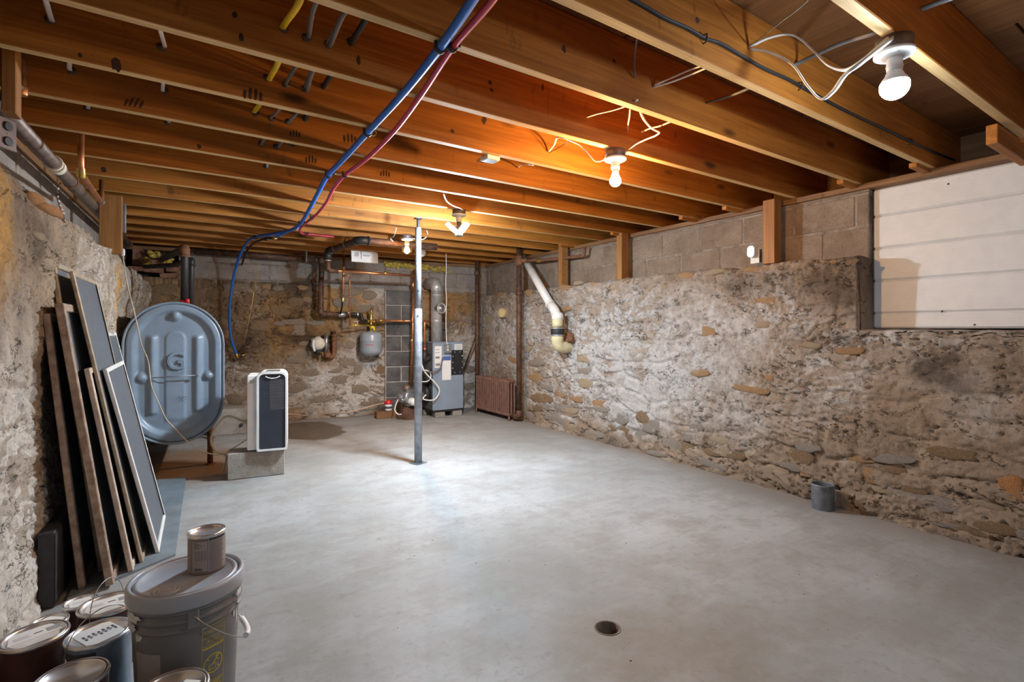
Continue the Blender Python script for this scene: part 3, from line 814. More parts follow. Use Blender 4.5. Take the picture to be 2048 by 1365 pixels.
M['charcoal'] = simple('charcoal plastic', (.030, .036, .048), .38, 0, .12, 20)
M['fabricmesh'] = simple('insect mesh', (.125, .14, .16), .5, .2, .12, 40)
M['fr_wood'] = simple('weathered frame wood', (.30, .20, .14), .7, 0, .25, 24, (.44, .33, .25), .2)
M['fr_tan'] = simple('tan aluminium frame', (.42, .34, .24), .5, .2, .2, 24)
M['fr_white'] = simple('white painted frame', (.76, .75, .72), .45, 0, .08, 20)
M['fr_edge'] = simple('pale frame', (.58, .47, .37), .55, .1, .2, 22)
M['darkboard'] = simple('dark stained board', (.030, .028, .032), .55, 0, .3, 20, bump=.2)
M['slate'] = simple('grey board', (.17, .20, .22), .5, 0, .2, 7, bump=.12)
M['bucket'] = simple('grey bucket plastic', (.19, .185, .185), .38, 0, .05, 5)
M['bucketlid'] = simple('grey lid plastic', (.37, .39, .43), .32, 0, .06, 5)
M['tin'] = simple('tinned steel', (.70, .71, .72), .26, .75, .12, 18)
M['canred'] = simple('dark brown can', (.085, .036, .03), .45, 0, .2, 16)
M['canblue'] = simple('silver blue can', (.34, .43, .52), .3, .5, .18, 18)
M['canbrown'] = simple('brown can label', (.22, .15, .125), .45, 0, .1)
M['canlabel'] = simple('printed can label', (.36, .31, .29), .5, 0, .08)
M['dried'] = simple('dried paint', (.66, .64, .60), .6, 0, .12, 22, bump=.3)
M['insul'] = simple('yellow insulation', (.55, .38, .05), .95, 0, .35, 30, (.72, .55, .14), .8, 50, .1)
M['porcelain'] = simple('white porcelain', (.86, .86, .84), .3, 0, .04)
M['boxmetal'] = simple('dull metal box', (.20, .15, .12), .5, .5, .25, 20)
M['outletbrown'] = simple('brown metal plate', (.16, .105, .085), .42, .35, .12, 20)
M['ivory'] = simple('ivory plastic', (.66, .60, .46), .45, 0, .05)
M['pipestub'] = simple('grey pipe stub', (.145, .16, .175), .5, .3, .3, 20, bump=.3)
M['sack'] = simple('brown cloth', (.10, .05, .03), .95, 0, .3, 20, bump=.4, bscale=40)
M['foam'] = simple('cream foam', (.72, .66, .52), .8, 0, .12, 20, bump=.4)
M['radiator'] = simple('brown radiator paint', (.20, .10, .07), .5, .1, .22, 18, bump=.2)
M['bluetag'] = simple('blue print', (.08, .14, .36), .6)

# ------------------------------------------------------------------ window screens leaning on the wall
def screen(label, bn, bf, tn, tf, fmat, fw=.028, th=.02, bar=None, mat=None):
    bn, bf, tn, tf = map(Vector, (bn, bf, tn, tf))
    for v in (bn, bf, tn, tf): v.z += .0125                  # they stand on the board on the floor
    t = thing('window_screen', label, 'window screen', bn, group='screens leaning on the wall')
    nrm = (bf-bn).cross(tn-bn).normalized()
    if nrm.x < 0: nrm = -nrm
    ey = (bf-bn).normalized(); ez = (tn-bn).normalized()
    for a, b, of in ((bn, tn, ey*fw/2), (bf, tf, -ey*fw/2)):
        mb = MB(); mb.beam(a+of, b+of, fw, th, .003, nrm); mb.obj('stile', M[fmat], t)
    for a, b, of in ((bn, bf, ez*fw/2), (tn, tf, -ez*fw/2)):
        mb = MB(); mb.beam(a+of+ey*fw, b+of-ey*fw, fw, th*.9, .003, nrm); mb.obj('rail', M[fmat], t)
    if bar:
        mb = MB(); a = bn.lerp(tn, bar); b = bf.lerp(tf, bar); mb.beam(a+ey*fw, b-ey*fw, fw*.8, th*.8, .002, nrm); mb.obj('cross_bar', M[fmat], t)
    mb = MB(); o = -nrm*th*.15
    mb.prism([(0, 0), ((bf-bn).length-2*fw, 0), ((tf-tn).length-2*fw, (tn-bn).length-2*fw), (0, (tn-bn).length-2*fw)], bn+ey*fw+ez*fw+o, ey, ez, .0015)
    mb.obj('insect_mesh', mat or M['fabricmesh'], t)
    # spline bead holding the mesh
    for a, b in ((bn+ey*fw, tn+ey*fw), (bf-ey*fw, tf-ey*fw)): mb = MB(); mb.tube([a+ez*fw+nrm*th*.3, b-ez*fw+nrm*th*.3], .003, 6); mb.obj('spline_bead', M['rubber'], t)
    return t
screen('low dark screen with a brownish wooden frame, nearest the stained wall', (-.315, 2.905, 0), (-.285, 3.40, 0), (-.428, 2.885, 1.198), (-.40, 3.37, 1.198), 'fr_wood', .034, .024)
screen('tall bronze-framed screen standing at the back of the leaning stack', (-.262, 3.06, 0), (-.232, 3.58, 0), (-.428, 3.03, 1.435), (-.396, 3.55, 1.435), 'fr_tan', .026, .018)
screen('brown-edged screen with a pale front edge, beside the low dark one', (-.215, 2.875, 0), (-.185, 3.38, 0), (-.385, 2.875, 1.242), (-.355, 3.375, 1.242), 'fr_wood', .034, .03)
screen('short screen with a light tan frame, tucked behind the biggest tall mesh', (-.146, 2.988, 0), (-.116, 3.50, 0), (-.306, 2.99, .955), (-.273, 3.50, .955), 'fr_edge', .028, .022)
screen('tallest front screen with a wide clear field of dark mesh and tan frame', (-.108, 3.07, 0), (-.075, 3.63, 0), (-.366, 3.045, 1.395), (-.335, 3.61, 1.395), 'fr_tan', .022, .016)
screen('short front screen in a pale frame, outermost of the leaning stack', (-.045, 3.16, 0), (-.020, 3.735, 0), (-.256, 3.16, .940), (-.228, 3.80, .945), 'fr_white', .022, .018)
screen('white-framed screen leaning alone just in front of the oil tank', (-.13, 4.02, 0), (-.09, 4.58, 0), (-.345, 4.02, 1.108), (-.315, 4.58, 1.108), 'fr_white', .022, .018, bar=.5)
# dark board on edge by the wall
t = thing('dark_board', 'thick dark board standing on edge between the wall and the screens', 'board', (-.40, 3.2, 0))
mb = MB(); mb.beam((-.415, 2.80, .157), (-.375, 3.55, .157), .055, .31, .004); mb.obj('slab', M['darkboard'], t)
mb = MB(); mb.beam((-.3865, 2.80, .157), (-.3465, 3.55, .157), .004, .29, .001); mb.obj('facing', M['darkboard'], t)
t = thing('floor_board', 'flat grey board lying on the floor under the leaning screens', 'board', (-.1, 4, 0))
mb = MB(); mb.prism([(-.355, 2.84), (.030, 3.10), (.113, 4.68), (-.26, 4.74)], (0, 0, 0.001), (1, 0, 0), (0, 1, 0), .011); mb.obj('sheet', M['slate'], t)

# ------------------------------------------------------------------ five gallon bucket
BC = Vector((.05, 1.90, 0))
bu = thing('paint_bucket', 'large grey plastic bucket with closed lid and wire handle', 'bucket', BC)
prof = [(.128, 0), (.131, .004), (.142, .265), (.142, .27), (.149, .272), (.149, .277), (.143, .281), (.143, .298), (.151, .300), (.151, .306), (.144, .310), (.144, .325), (.152, .327), (.152, .333), (.146, .337), (.146, .362)]
mb = MB(); mb.lathe(prof, BC, 72); mb.obj('pail', M['bucket'], bu)
lid = [(.150, .335), (.155, .337), (.158, .346), (.158, .372), (.155, .380), (.150, .383), (.145, .381), (.143, .374), (.1415, .371), (.138, .372), (.137, .377), (.134, .380), (.128, .380), (.126, .376), (0, .376)]
mb = MB(); mb.lathe(lid, BC, 72); lo = mb.obj('lid', M['bucketlid'], bu)
SP = BC+Vector((-.055, -.085, 0)); 
sp = [(.034, .376), (.034, .381), (.032, .383), (.029, .3815), (.027, .379), (.025, .3825), (.020, .384), (.018, .381), (.012, .381), (.010, .384), (0, .384)]
mb = MB(); mb.lathe(sp, SP, 28); mb.obj('spout_cap', M['bucketlid'], lo)
# lettering wrapped round the pail
def wrap(cx, cy, r0, r1, h1, az, z0):
    """(x, y) on a label -> on the cylinder; az measured from -Y towards +X"""
    def fn(x, y, z=0):
        zz = z0+y; r = (r0+(r1-r0)*zz/h1)+.0006+z
        a = az+x/r
        return (cx+r*math.sin(a), cy-r*math.cos(a), zz)
    return fn
def strip(mb, fn, x0, x1, y0, y1, n=6):
    vs = []; fs = []
    for i in range(n+1):
        x = x0+(x1-x0)*i/n; vs += [fn(x, y0), fn(x, y1)]
    for i in range(n): fs.append((2*i, 2*i+2, 2*i+3, 2*i+1))
    mb.add(vs, fs, False)
fw = wrap(BC.x, BC.y, .131, .142, .265, R(27), .155)
mb = MB()
for a, b, c, d in ((-.034, .034, .108, .1105), (-.034, .034, -.135, -.1325), (-.034, -.0325, -.135, .1105), (.0325, .034, -.135, .1105), (-.034, .034, .074, .0755), (-.034, .034, .051, .0525), (-.031, .031, .041, .047), (-.031, .031, -.060, -.0585)): strip(mb, fw, a, b, c, d)
for body, sz, y in (('WARNING', .0150, .092), ('AVISO', .0165, .063)):
    vs, fs = textmb(body, sz, lambda x, y_, z, y=y: fw(x, y_+y, .0002), .95); mb.add(vs, fs)
for i in range(14): strip(mb, fw, -.030, .030-.012*((i*7) % 3)/2, -.066-i*.0048, -.0640-i*.0048)
ring = []
for rr in (.029, .0255): ring.append([(rr*math.cos(2*math.pi*k/36), rr*math.sin(2*math.pi*k/36)-.008) for k in range(36)])
vs = [fw(*p) for p in ring[0]]+[fw(*p) for p in ring[1]]
mb.add(vs, [(k, (k+1) % 36, 36+(k+1) % 36, 36+k) for k in range(36)])
def wline(mb, fn, a, b, w):
    a = Vector(a); b = Vector(b); d = (b-a).normalized(); n = Vector((-d.y, d.x))*w/2
    mb.add([fn(*(a-n)), fn(*(b-n)), fn(*(b+n)), fn(*(a+n))], [(0, 1, 2, 3)])
wline(mb, fw, (-.019, .011), (.019, -.027), .0035)
for a, b, w in (((-.012, -.026), (.006, -.026), .0022), ((-.013, -.011), (-.012, -.026), .0022), ((.007, -.011), (.006, -.026), .0022), ((-.013, -.011), (.007, -.011), .0022), ((-.002, -.011), (.010, .004), .005), ((.010, .004), (.014, -.006), .003), ((.006, .008), (.016, .010), .006)): wline(mb, fw, a, b, w)
mb.obj('warning_print', M['yellow'], bu, label='yellow printed safety warning')
fl = wrap(BC.x, BC.y, .131, .142, .265, R(-46), .11)
mb = MB(); strip(mb, fl, -.045, .040, -.105, .105, 10); pl = mb.obj('paper_label', M['canlabel'], bu, label='faded paper label')
fl2 = wrap(BC.x, BC.y, .1315, .1425, .265, R(-46), .11)
mb = MB()
rz_ = random.Random(2)
for i in range(26):
    y = .094-i*.0076
    strip(mb, fl2, -.040, .034-rz_.random()*.02, y, y+(.0035 if i in (3, 4, 8) else .0016), 5)
mb.obj('small_print', M['greyink'], pl)
def splash(mb, cx, cy, rfn, az, z0, w, h, sd, n=18):
    q = random.Random(sd); pts = []
    for k in range(n):
        a = 2*math.pi*k/n; f = q.uniform(.55, 1.1)
        pts.append((math.cos(a)*w*f, math.sin(a)*h*f))
    vs = []
    for x, y in pts+[(0, 0)]:
        zz = z0+y; r = rfn(zz)+.0012; b = az+x/r
        vs.append((cx+r*math.sin(b), cy-r*math.cos(b), zz))
    mb.add(vs, [(k, (k+1) % n, n) for k in range(n)], True)
for az, z, w, h in ((-62, .318, .038, .016), (-66, .287, .026, .014), (-58, .262, .020, .016), (62, .320, .020, .014), (66, .287, .014, .010), (64, .245, .004, .03), (57, .262, .005, .020), (66, .14, .0025, .05), (8, .325, .003, .008)):
    mb = MB(); splash(mb, BC.x, BC.y, lambda zz: (.1525 if zz > .295 else .1495 if zz > .268 else .1425) if az not in (66, 57) or z > .27 else .1432, R(az), z, w, h, int(az*7+z*1000))
    mb.obj('paint_splash', M['dried'], bu)
# ears and bail
for sgn in (-1, 1):
    mb = MB(); mb.box((BC.x+.010, BC.y+sgn*.148, .305), (.030, .012, .055), .004); mb.obj('handle_ear', M['bucket'], bu)
pts = []
for k in range(25):
    a = math.pi*k/24; pts.append((BC.x+.010+.158*math.sin(a), BC.y-.156*math.cos(a), .320-.165*math.sin(a)**.9))
mb = MB(); mb.tube(pts, .0022, 8); hb = mb.obj('wire_handle', M['wire'], bu)
mb = MB(); mb.tube([Vector(p) for p in pts[9:16]], .0085, 12); mb.obj('grip', M['whitep'], hb)

# ------------------------------------------------------------------ paint cans
def can(label, x, y, h, r, body, lidstyle, bail=None, lab=None, z0=0.0, sd=1):
    c = Vector((x, y, z0)); q = random.Random(sd)
    t = thing('paint_can', label, 'paint can', c)
    mb = MB(); mb.lathe([(r*.97, 0), (r, .003), (r, .006), (r*.975, .009), (r*.975, h-.011), (r, h-.008), (r*1.01, h-.004), (r, h-.001), (r*.97, h), (r*.93, h-.001), (r*.92, h-.006)], c, 48, closed=True)
    mb.obj('can_body', M[body], t)
    mb = MB(); mb.lathe([(r*1.002, h-.010), (r*1.02, h-.005), (r*1.002, h), (r*.965, h+.0006), (r*.94, h-.002), (r*.93, h-.006)], c, 48, closed=True); mb.obj('top_rim', M['tin'], t)
    mb = MB(); mb.lathe([(r*.93, h-.006), (r*.915, h-.001), (r*.88, h+.0005), (r*.855, h-.002), (r*.845, h-.005), (0, h-.005)], c, 48); ld = mb.obj('lid', M['tin'], t)
    R_ = r*.80; zz = z0+h-.0044
    if lidstyle:
        a0 = lidstyle.get('rot', 0)
        def P(u, v, dz=0): return (x+(u*math.cos(a0)-v*math.sin(a0))*R_, y+(u*math.sin(a0)+v*math.cos(a0))*R_, zz+dz)
        for (u0, v0, u1, v1, m, dz) in lidstyle['rects']:
            mb = MB(); n = 8; poly = []
            for k in range(n+1): poly.append((u0+(u1-u0)*k/n, v0))
            for k in range(n+1): poly.append((u1+(u0-u1)*k/n, v1))
            cl = []
            for u, v in poly:
                l = math.hypot(u, v); f = min(1, .99/l) if l > 0 else 1; cl.append((u*f, v*f))
            mb.add([P(u, v, dz) for u, v in cl], [(k, k+1, 2*n-k, 2*n+1-k) for k in range(n)])
            mb.obj('lid_sticker' if m in ('paper', 'dried') else 'sticker_print', M[m], ld)
    if lab:
        az, w, z1, z2, m = lab
        f = wrap(x, y, r*.975, r*.975, 1, R(az), z0)
        mb = MB(); strip(mb, f, -w, w, z1, z2, 14); lb = mb.obj('can_label', M[m], t)
    if bail:
        az, lean, rad = bail
        e = Vector((math.cos(R(az)), math.sin(R(az)), 0)); up = Vector((-e.y*math.sin(lean), e.x*math.sin(lean), math.cos(lean)))
        for sg in (-1, 1):
            mb = MB(); mb.lathe([(.010, 0), (.010, .003), (.006, .005), (0, .005)], c+e*sg*r*.975+Vector((0, 0, h*.78)), 14, M=dirM(e*sg)); mb.obj('bail_ear', M['tin'], t)
        pts = [c+Vector((0, 0, h*.78))+e*(r+.004)*math.cos(math.pi*k/24)+up*rad*math.sin(math.pi*k/24)**.8 for k in range(25)]
        mb = MB(); mb.tube(pts, .0016, 6); mb.obj('wire_handle', M['wire'], t)
    return t
stick = {'rot': .35, 'rects': [(-.98, -.22, .98, .80, 'paper', 0), (-.92, -.80, .85, -.24, 'dried', .0001), (.02, .18, .34, .27, 'ink', .0004), (-.7, .05, -.1, .09, 'greyink', .0004), (-.7, .15, -.2, .19, 'greyink', .0004), (-.7, .25, -.15, .29, 'greyink', .0004), (.45, -.02, .9, .4, 'greyink', .0003)]}
white = {'rot': .9, 'rects': [(-.95, -.75, .95, .8, 'paper', 0), (-.5, .1, .3, .16, 'greyink', .0003), (-.5, -.1, .4, -.06, 'greyink', .0003)]}
mesh_ = {'rot': .5, 'rects': [(-.97, -.85, .97, .85, 'paper', 0)]+[(-.58+.19*k, -.22+.05*(k % 3), -.48+.19*k, .26-.06*(k % 2), 'ink', .0003) for k in range(7)]+[(-.6, -.06, .6, .05, 'greyink', .0004)]}
can('gallon paint can with white sticker on its lid, closest to the bare stone wall', -.345, 2.15, .198, .084, 'canred', stick, sd=1)
can('gallon paint can with silver-blue side and smudged black print on the lid', -.178, 2.03, .210, .084, 'canblue', mesh_, bail=(28, -.25, .135), lab=(-38, .055, .05, .19, 'ink'), sd=2)
can('gallon paint can behind the silver-blue one, wire handle raised, sticker on lid', -.172, 2.240, .205, .084, 'canred', {**stick, 'rot': .2}, bail=(62, .05, .125), sd=3)
can('small paint can with white lid, between the gallon cans and the wall', -.345, 2.385, .130, .054, 'canred', white, sd=4)
can('small paint can farthest back among the cans, white lid below the screens', -.272, 2.49, .130, .054, 'canred', {**white, 'rot': .2}, sd=5)
can('dark gallon paint can in front of the silver-blue one, mostly cut by the frame', -.222, 1.852, .19, .084, 'canred', None, sd=6)
t = can('gallon paint can at the foot of the grey bucket, barcode sticker on its lid', .009, 1.628, .197, .084, 'canbrown', {'rot': .9, 'rects': [(-.15, -.75, .62, -.1, 'paper', 0)]+[(-.05+.07*k, -.5, -.02+.07*k, -.22, 'ink', .0003) for k in range(7)]}, sd=7)
qt = can('brown quart paint can standing on the grey bucket lid', .103, 1.925, .122, .054, 'canbrown', None, z0=.3765, sd=8)
fq = wrap(.103, 1.925, .0528, .0528, 1, R(-14), .3765)
mb = MB(); strip(mb, fq, -.033, .012, .010, .104, 8); lb = mb.obj('tint_label', M['canlabel'], qt)
fq2 = wrap(.103, 1.925, .0532, .0532, 1, R(-14), .3765)
mb = MB()
for i in range(5): strip(mb, fq2, -.028, -.028+.012+.006*(i % 3), .099-i*.004, .1005-i*.004, 3)
for i in range(6):
    for k in range(4): strip(mb, fq2, -.024+k*.009, -.018+k*.009, .072-i*.005, .0735-i*.005, 2)
for k in range(13): strip(mb, fq2, -.026+k*.0019, -.0252+k*.0019+.0006*(k % 2), .014, .021, 1)
mb.obj('print', M['ink'], lb)
mb = MB(); strip(mb, fq, .014, .074, .004, .114, 10); l2 = mb.obj('wrap_label', M['canlabel'], qt)
mb = MB(); strip(mb, fq2, .016, .072, .104, .112, 10)
for i in range(22): strip(mb, fq2, .018, .066-.01*((i*5) % 4)/3, .098-i*.0042, .0993-i*.0042, 6)
mb.obj('print', M['ink'], l2)
# ------------------------------------------------------------------ oil tank
TY, TH = 4.90, .061
TM = Matrix(((math.cos(TH), TH, 0, .046), (-TH, 1, 0, TY), (0, 0, 1, .795), (0, 0, 0, 1)))   # X across the end, Y into the length, Z up
TR, TL = .343, .225            # corner radius and half of the straight side
tk = thing('oil_tank', 'grey steel heating oil tank with a stamped end panel', 'tank', M=Matrix.Translation((.046, TY, 0)))
def stad(f, a):
    """point on the stadium outline shrunk by f metres"""
    c, s_ = math.cos(a), math.sin(a); r = TR-f
    # walk along outline by angle
    x = r*c; z = r*s_
    return x, z
NA = 96
def outline(f):
    pts = []
    r = TR-f
    for k in range(NA):
        u = k/NA
        per = 2*math.pi*r+4*TL; s = u*per
        seg = [math.pi*r, 2*TL, math.pi*r, 2*TL]
        if s < seg[0]: a = s/r; pts.append((r*math.cos(a), TL+r*math.sin(a)))
        elif s < seg[0]+seg[1]: q = s-seg[0]; pts.append((-r, TL-q))
        elif s < seg[0]*2+seg[1]: a = math.pi+(s-seg[0]-seg[1])/r; pts.append((r*math.cos(a), -TL+r*math.sin(a)))
        else: q = s-2*seg[0]-seg[1]; pts.append((r, -TL+q))
    return pts
# shell
mb = MB(TM)
vs = []; fs = []
stn = [(-.0, .0, ), (.0, -.012), (.003, -.020), (.012, -.022), (.02, -.012)]
rows = [(.018, -.012), (.008, -.022), (0, -.018), (0, .012), (.006, .02), (.006, 1.50), (0, 1.508), (0, 1.53), (.010, 1.54)]
for f, y in rows: vs += [(x, y, z) for x, z in outline(f)]
for i in range(len(rows)-1):
    for k in range(NA):
        k2 = (k+1) % NA; fs.append((i*NA+k, i*NA+k2, (i+1)*NA+k2, (i+1)*NA+k))
fs.append(tuple((len(rows)-1)*NA+k for k in range(NA)))
mb.add(vs, fs, [True]*(len(fs)-1)+[False]); mb.obj('tank_shell', M['tankgrey'], tk)
# stamped end
def sm(a, b, x):
    t = min(1, max(0, (x-a)/(b-a))); return t*t*(3-2*t)
def sdist(x, z):
    q = max(abs(z)-TL, 0); return TR-math.hypot(x, q)     # inside distance to the outline
def relief(x, z):
    e = sdist(x, z)
    h = .022*sm(.012, .03, e)                                # rolled flange stands out from the rim
    h -= .034*sm(.062, .104, e)                              # dished field inside it
    for kx, kz in ((-.225, -.03), (.225, -.03), (0, .452)):     # knobs crossing the dish wall
        d = math.hypot(x-kx, z-kz); h += .036*(1-sm(.010, .050, d))*sm(.07, .10, e)
    for c in (-.152, .152):                                    # two tall ridges
        k = max(0, 1-abs(x-c)/.042)*(1-sm(.275, .315, z))*sm(-.335, -.30, z)
        h += .028*min(k, .86)
    w = .070; zt = .335
    d = abs(x) if z < zt-w else math.hypot(x, z-(zt-w))
    h += .009*(1-sm(w-.010, w+.006, d))*sm(-.40, -.36, z)
    return h
mb = MB(TM)
vs = []; fs = []
NR = 76
fl = [TR*(i/NR)**1.0 for i in range(NR)]
# grid clipped to the outline
st = .0085; nx = int(2*TR/st)+2; nz = int(2*(TR+TL)/st)+2
idx = {}
def snap(x, z):
    e = sdist(x, z)
    if e >= .012: return x, z
    q = max(abs(z)-TL, 0)*(1 if z > 0 else -1); l = math.hypot(x, q)
    if l < 1e-6: return x, z
    f = (TR-.012)/l; return (x*f, (z-q)+q*f)
for i in range(-nx//2, nx//2+1):
    for j in range(-nz//2, nz//2+1):
        x, z = i*st, j*st
        if sdist(x, z) > .012-st*1.05:
            x, z = snap(x, z); idx[(i, j)] = len(vs); vs.append((x, -.004-relief(x, z)+.008, z))
for (i, j), a in idx.items():
    b, c, d = idx.get((i+1, j)), idx.get((i+1, j+1)), idx.get((i, j+1))
    if b is not None and c is not None and d is not None: fs.append((a, b, c, d))
mb.add(vs, fs, True); mb.obj('end_panel', M['tankgrey'], tk)
vs, fs = textmb('G', .195, lambda x, y, z: (x+.004, -.001-z, y+.088), .92, .003, bevel=.0045)
mb = MB(TM); mb.add(vs, fs, True); mb.obj('stamped_letter', M['tankgrey'], tk)
mb = MB(TM); mb.tube([(-.150, -.030, -.030), (.150, -.032, -.022)], .0042, 8); mb.lathe([(.009, 0), (.009, .02), (.006, .026)], (.140, -.032, -.022), 12, M=dirM((1, 0, 0))); mb.obj('gauge_rod', M['steel'], tk)
for lx, ly in ((-.24, .16), (.24, .16), (-.24, 1.35), (.24, 1.35)):
    mb = MB(); p = TM @ Vector((lx, ly, 0)); mb.tube([(p.x, p.y, 0.004), (p.x, p.y, .36)], .022, 12); mb.lathe([(.042, 0), (.042, .006), (.024, .010)], (p.x, p.y, 0), 16); mb.obj('leg', M['rust_shade'], tk)
# wax-pencil scribble on the end, faint
mb = MB(TM); q = random.Random(4)
for k in range(9):
    x, z = .02+q.uniform(0, .045), -.19-q.uniform(0, .05); mb.tube([(x, -.0035, z), (x+q.uniform(-.012, .016), -.0035, z+q.uniform(-.014, .014)), (x+q.uniform(.0, .02), -.0035, z+q.uniform(-.012, .01))], .0011, 5)
mb.obj('pencil_marks', M['ink'], tk)

def pipe(name, label, cat, pts, r, mat, bend=0.0, fits=(), seg=14, group=None, n=6):
    P = [Vector(p) for p in pts]
    t = thing(name, label, cat, P[0], group=group)
    path = bend_path(P, bend, n) if bend else P
    mb = MB(); mb.tube(path, r, seg); mb.obj('run', M[mat], t)
    for f in fits:
        # (position, direction, length, radius factor, material, name)
        p, d, l, k, m, nm = f
        p = Vector(p); d = Vector(d).normalized()
        mb = MB(); rr = r*k
        mb.lathe([(rr*.94, -l/2), (rr, -l/2+.003), (rr, l/2-.003), (rr*.94, l/2)], p, seg, M=dirM(d)); mb.obj(nm, M[m], t)
    return t
def elbow(p, a, b, r, k=1.22):
    """fitting round a corner at p between directions a and b, as a short path"""
    p = Vector(p); a = Vector(a).normalized(); b = Vector(b).normalized(); q = r*2.3
    return bend_path([p+a*q, p, p+b*q], q*.9, 8), r*k
def add_elbow(t, p, a, b, r, mat, k=1.22, name='elbow'):
    path, rr = elbow(p, a, b, r, k)
    mb = MB(); mb.tube(path, rr, 16)
    for e, d in ((path[0], path[0]-path[1]), (path[-1], path[-1]-path[-2])):
        mb.lathe([(rr*1.12, -.008), (rr*1.12, .006)], e, 16, M=dirM(d))
    return mb.obj(name, M[mat], t)

# fill and vent pipes above the tank
A0 = at(369, 606, Y=5.32); A1 = at(370, 497, Y=5.32); A2 = at(322, 520, Y=6.95)
t = pipe('fill_pipe', 'thick black fill pipe rising from the oil tank and out through the wall', 'pipe', [A0, A1+Vector((0, 0, 0)), A2], .031, 'black', .05)
add_elbow(t, A1, A0-A1, A2-A1, .031, 'rust_shade', 1.25)
mb = MB(); mb.lathe([(.036, 0), (.040, .006), (.040, .028), (.033, .034)], A0+Vector((.0, 0, -.012)), 18); mb.obj('red_collar', M['redvalve'], t, label='red collar where the pipe enters the tank')
mb = MB(); mb.lathe([(.018, 0), (.018, .03), (.012, .04)], A0+Vector((.02, -.04, -.005)), 14); mb.obj('gauge_cap', M['redvalve'], t)
B0 = at(382, 612, Y=5.62); B1 = at(383, 520, Y=5.62); B2 = at(345, 531, Y=6.2); B3 = at(290, 534, Y=6.95)
t = pipe('vent_pipe', 'thinner black vent pipe behind the thick one on the oil tank', 'pipe', [B0, B1, B2, B3], .024, 'black', .04)
add_elbow(t, B1, B0-B1, B2-B1, .024, 'black', 1.25)
q = random.Random(9)
for px, py, w in ((308, 508, .05), (335, 520, .06), (296, 524, .025)):
    p = at(px, py, Y=7.12)
    vs, fs = [], []
    mb = MB()
    for k in range(7):
        c = p+Vector((q.uniform(-w, w), q.uniform(-.02, .02), q.uniform(-.035, .035))); rr = q.uniform(.018, .034)
        mb.lathe([(0, -rr*.7), (rr*.8, -rr*.4), (rr, 0), (rr*.7, rr*.45), (0, rr*.6)], c, 7, M=dirM((q.uniform(-1, 1), -1, q.uniform(-1, 1))), smooth=False)
    tag(mb.obj('insulation_tuft', M['insul'], wall_back), kind='stuff')

# ------------------------------------------------------------------ dehumidifier on its block
DA = R(-11)
def loc_M(x, y, z, a): return Matrix.Translation((x, y, z)) @ Matrix.Rotation(a, 4, 'Z')
bt = thing('concrete_block', 'single grey concrete block lying under the white dehumidifier', 'concrete block', M=loc_M(.37, 4.42, 0, R(-8)))
mb = MB(loc_M(.37, 4.42, 0, R(-8))); mb.box((.198, .10, .100), (.396, .20, .198), .006); mb.obj('block_body', M['block_g'], bt)
DM = loc_M(.500, 4.40, .200, DA)
dh = thing('dehumidifier', 'white upright dehumidifier with a charcoal front, standing on a concrete block', 'dehumidifier', M=DM)
mb = MB(DM); mb.box((.05, .150, .300), (.10, .290, .575), .006); body = mb.obj('rear_housing', M['whitep'], dh)
# main hood with rounded shoulders
def hood(x0, x1, z0, z1, r, n=7):
    p = []
    for cx, cz, a0 in ((x1-r, z1-r, 0), (x0+r, z1-r, 90)):
        for k in range(n+1): a = R(a0+90*k/n); p.append((cx+r*math.cos(a), cz+r*math.sin(a)))
    for cx, cz, a0 in ((x0+.012, z0+.012, 180), (x1-.012, z0+.012, 270)):
        for k in range(4): a = R(a0+90*k/3); p.append((cx+.012*math.cos(a), cz+.012*math.sin(a)))
    return p
mb = MB(DM); mb.prism(hood(.068, .285, .004, .612, .05), (0, .30, 0), (1, 0, 0), (0, 0, 1), .31); mb.obj('hood', M['whitep'], dh)
po = hood(.068, .285, .004, .612, .05); pi = hood(.084, .270, .018, .597, .038)
mb = MB(DM); n = len(po)
vs = [(x, -.012, z) for x, z in po]+[(x, -.026, z) for x, z in [(a+(b-a)*.0, c) for (a, c), (b, d) in zip(po, pi)]]+[(x, -.026, z) for x, z in pi]+[(x, -.014, z) for x, z in pi]
fs = []
for r_ in range(3):
    for k in range(n): k2 = (k+1) % n; fs.append((r_*n+k, (r_+1)*n+k, (r_+1)*n+k2, r_*n+k2))
mb.add(vs, fs); mb.obj('white_bezel', M['whitep'], dh)
mb = MB(DM); mb.prism(pi, (0, -.011, 0), (1, 0, 0), (0, 0, 1), .006); fp = mb.obj('front_panel', M['charcoal'], dh, label='charcoal front panel with a perforated grille')
# grille of oval holes: light ribs over a dark panel
mb = MB(DM)
gx0, gx1, gz0, gz1 = .158, .262, .318, .553
nr = 24
for i in range(nr):
    z = gz0+(gz1-gz0)*(i+.5)/nr
    for k in range(10):
        x = gx0+(gx1-gx0)*(k+.5*(i % 2)+.25)/10
        mb.prism([(-.0045, 0), (-.0028, -.0021), (.0028, -.0021), (.0045, 0), (.0028, .0021), (-.0028, .0021)], (x, -.0172, z), (1, 0, 0), (0, 0, 1), .0012)
tag(mb.obj('grille_slots', M['wire'], fp), kind='stuff')
mb = MB(DM); mb.prism([(.125, .597), (.235, .597), (.228, .578), (.205, .566), (.155, .566), (.132, .578)], (0, -.0165, 0), (1, 0, 0), (0, 0, 1), .002); mb.obj('grip_recess', M['blackp'], fp)
mb = MB(DM); mb.tube(smooth_path([(.128, -.02, .580), (.150, -.022, .568), (.18, -.022, .563), (.21, -.022, .568), (.232, -.02, .580)], 4), .004, 8); mb.obj('grip_lip', M['whitep'], fp)
mb = MB(DM); mb.box((.18, .10, .614), (.10, .12, .006), .002); mb.obj('control_panel', M['steel'], dh)
mb = MB(DM); mb.box((.262, -.0172, .20), (.006, .001, .16)); mb.obj('level_window', M['blackp'], fp)
mb = MB(DM)
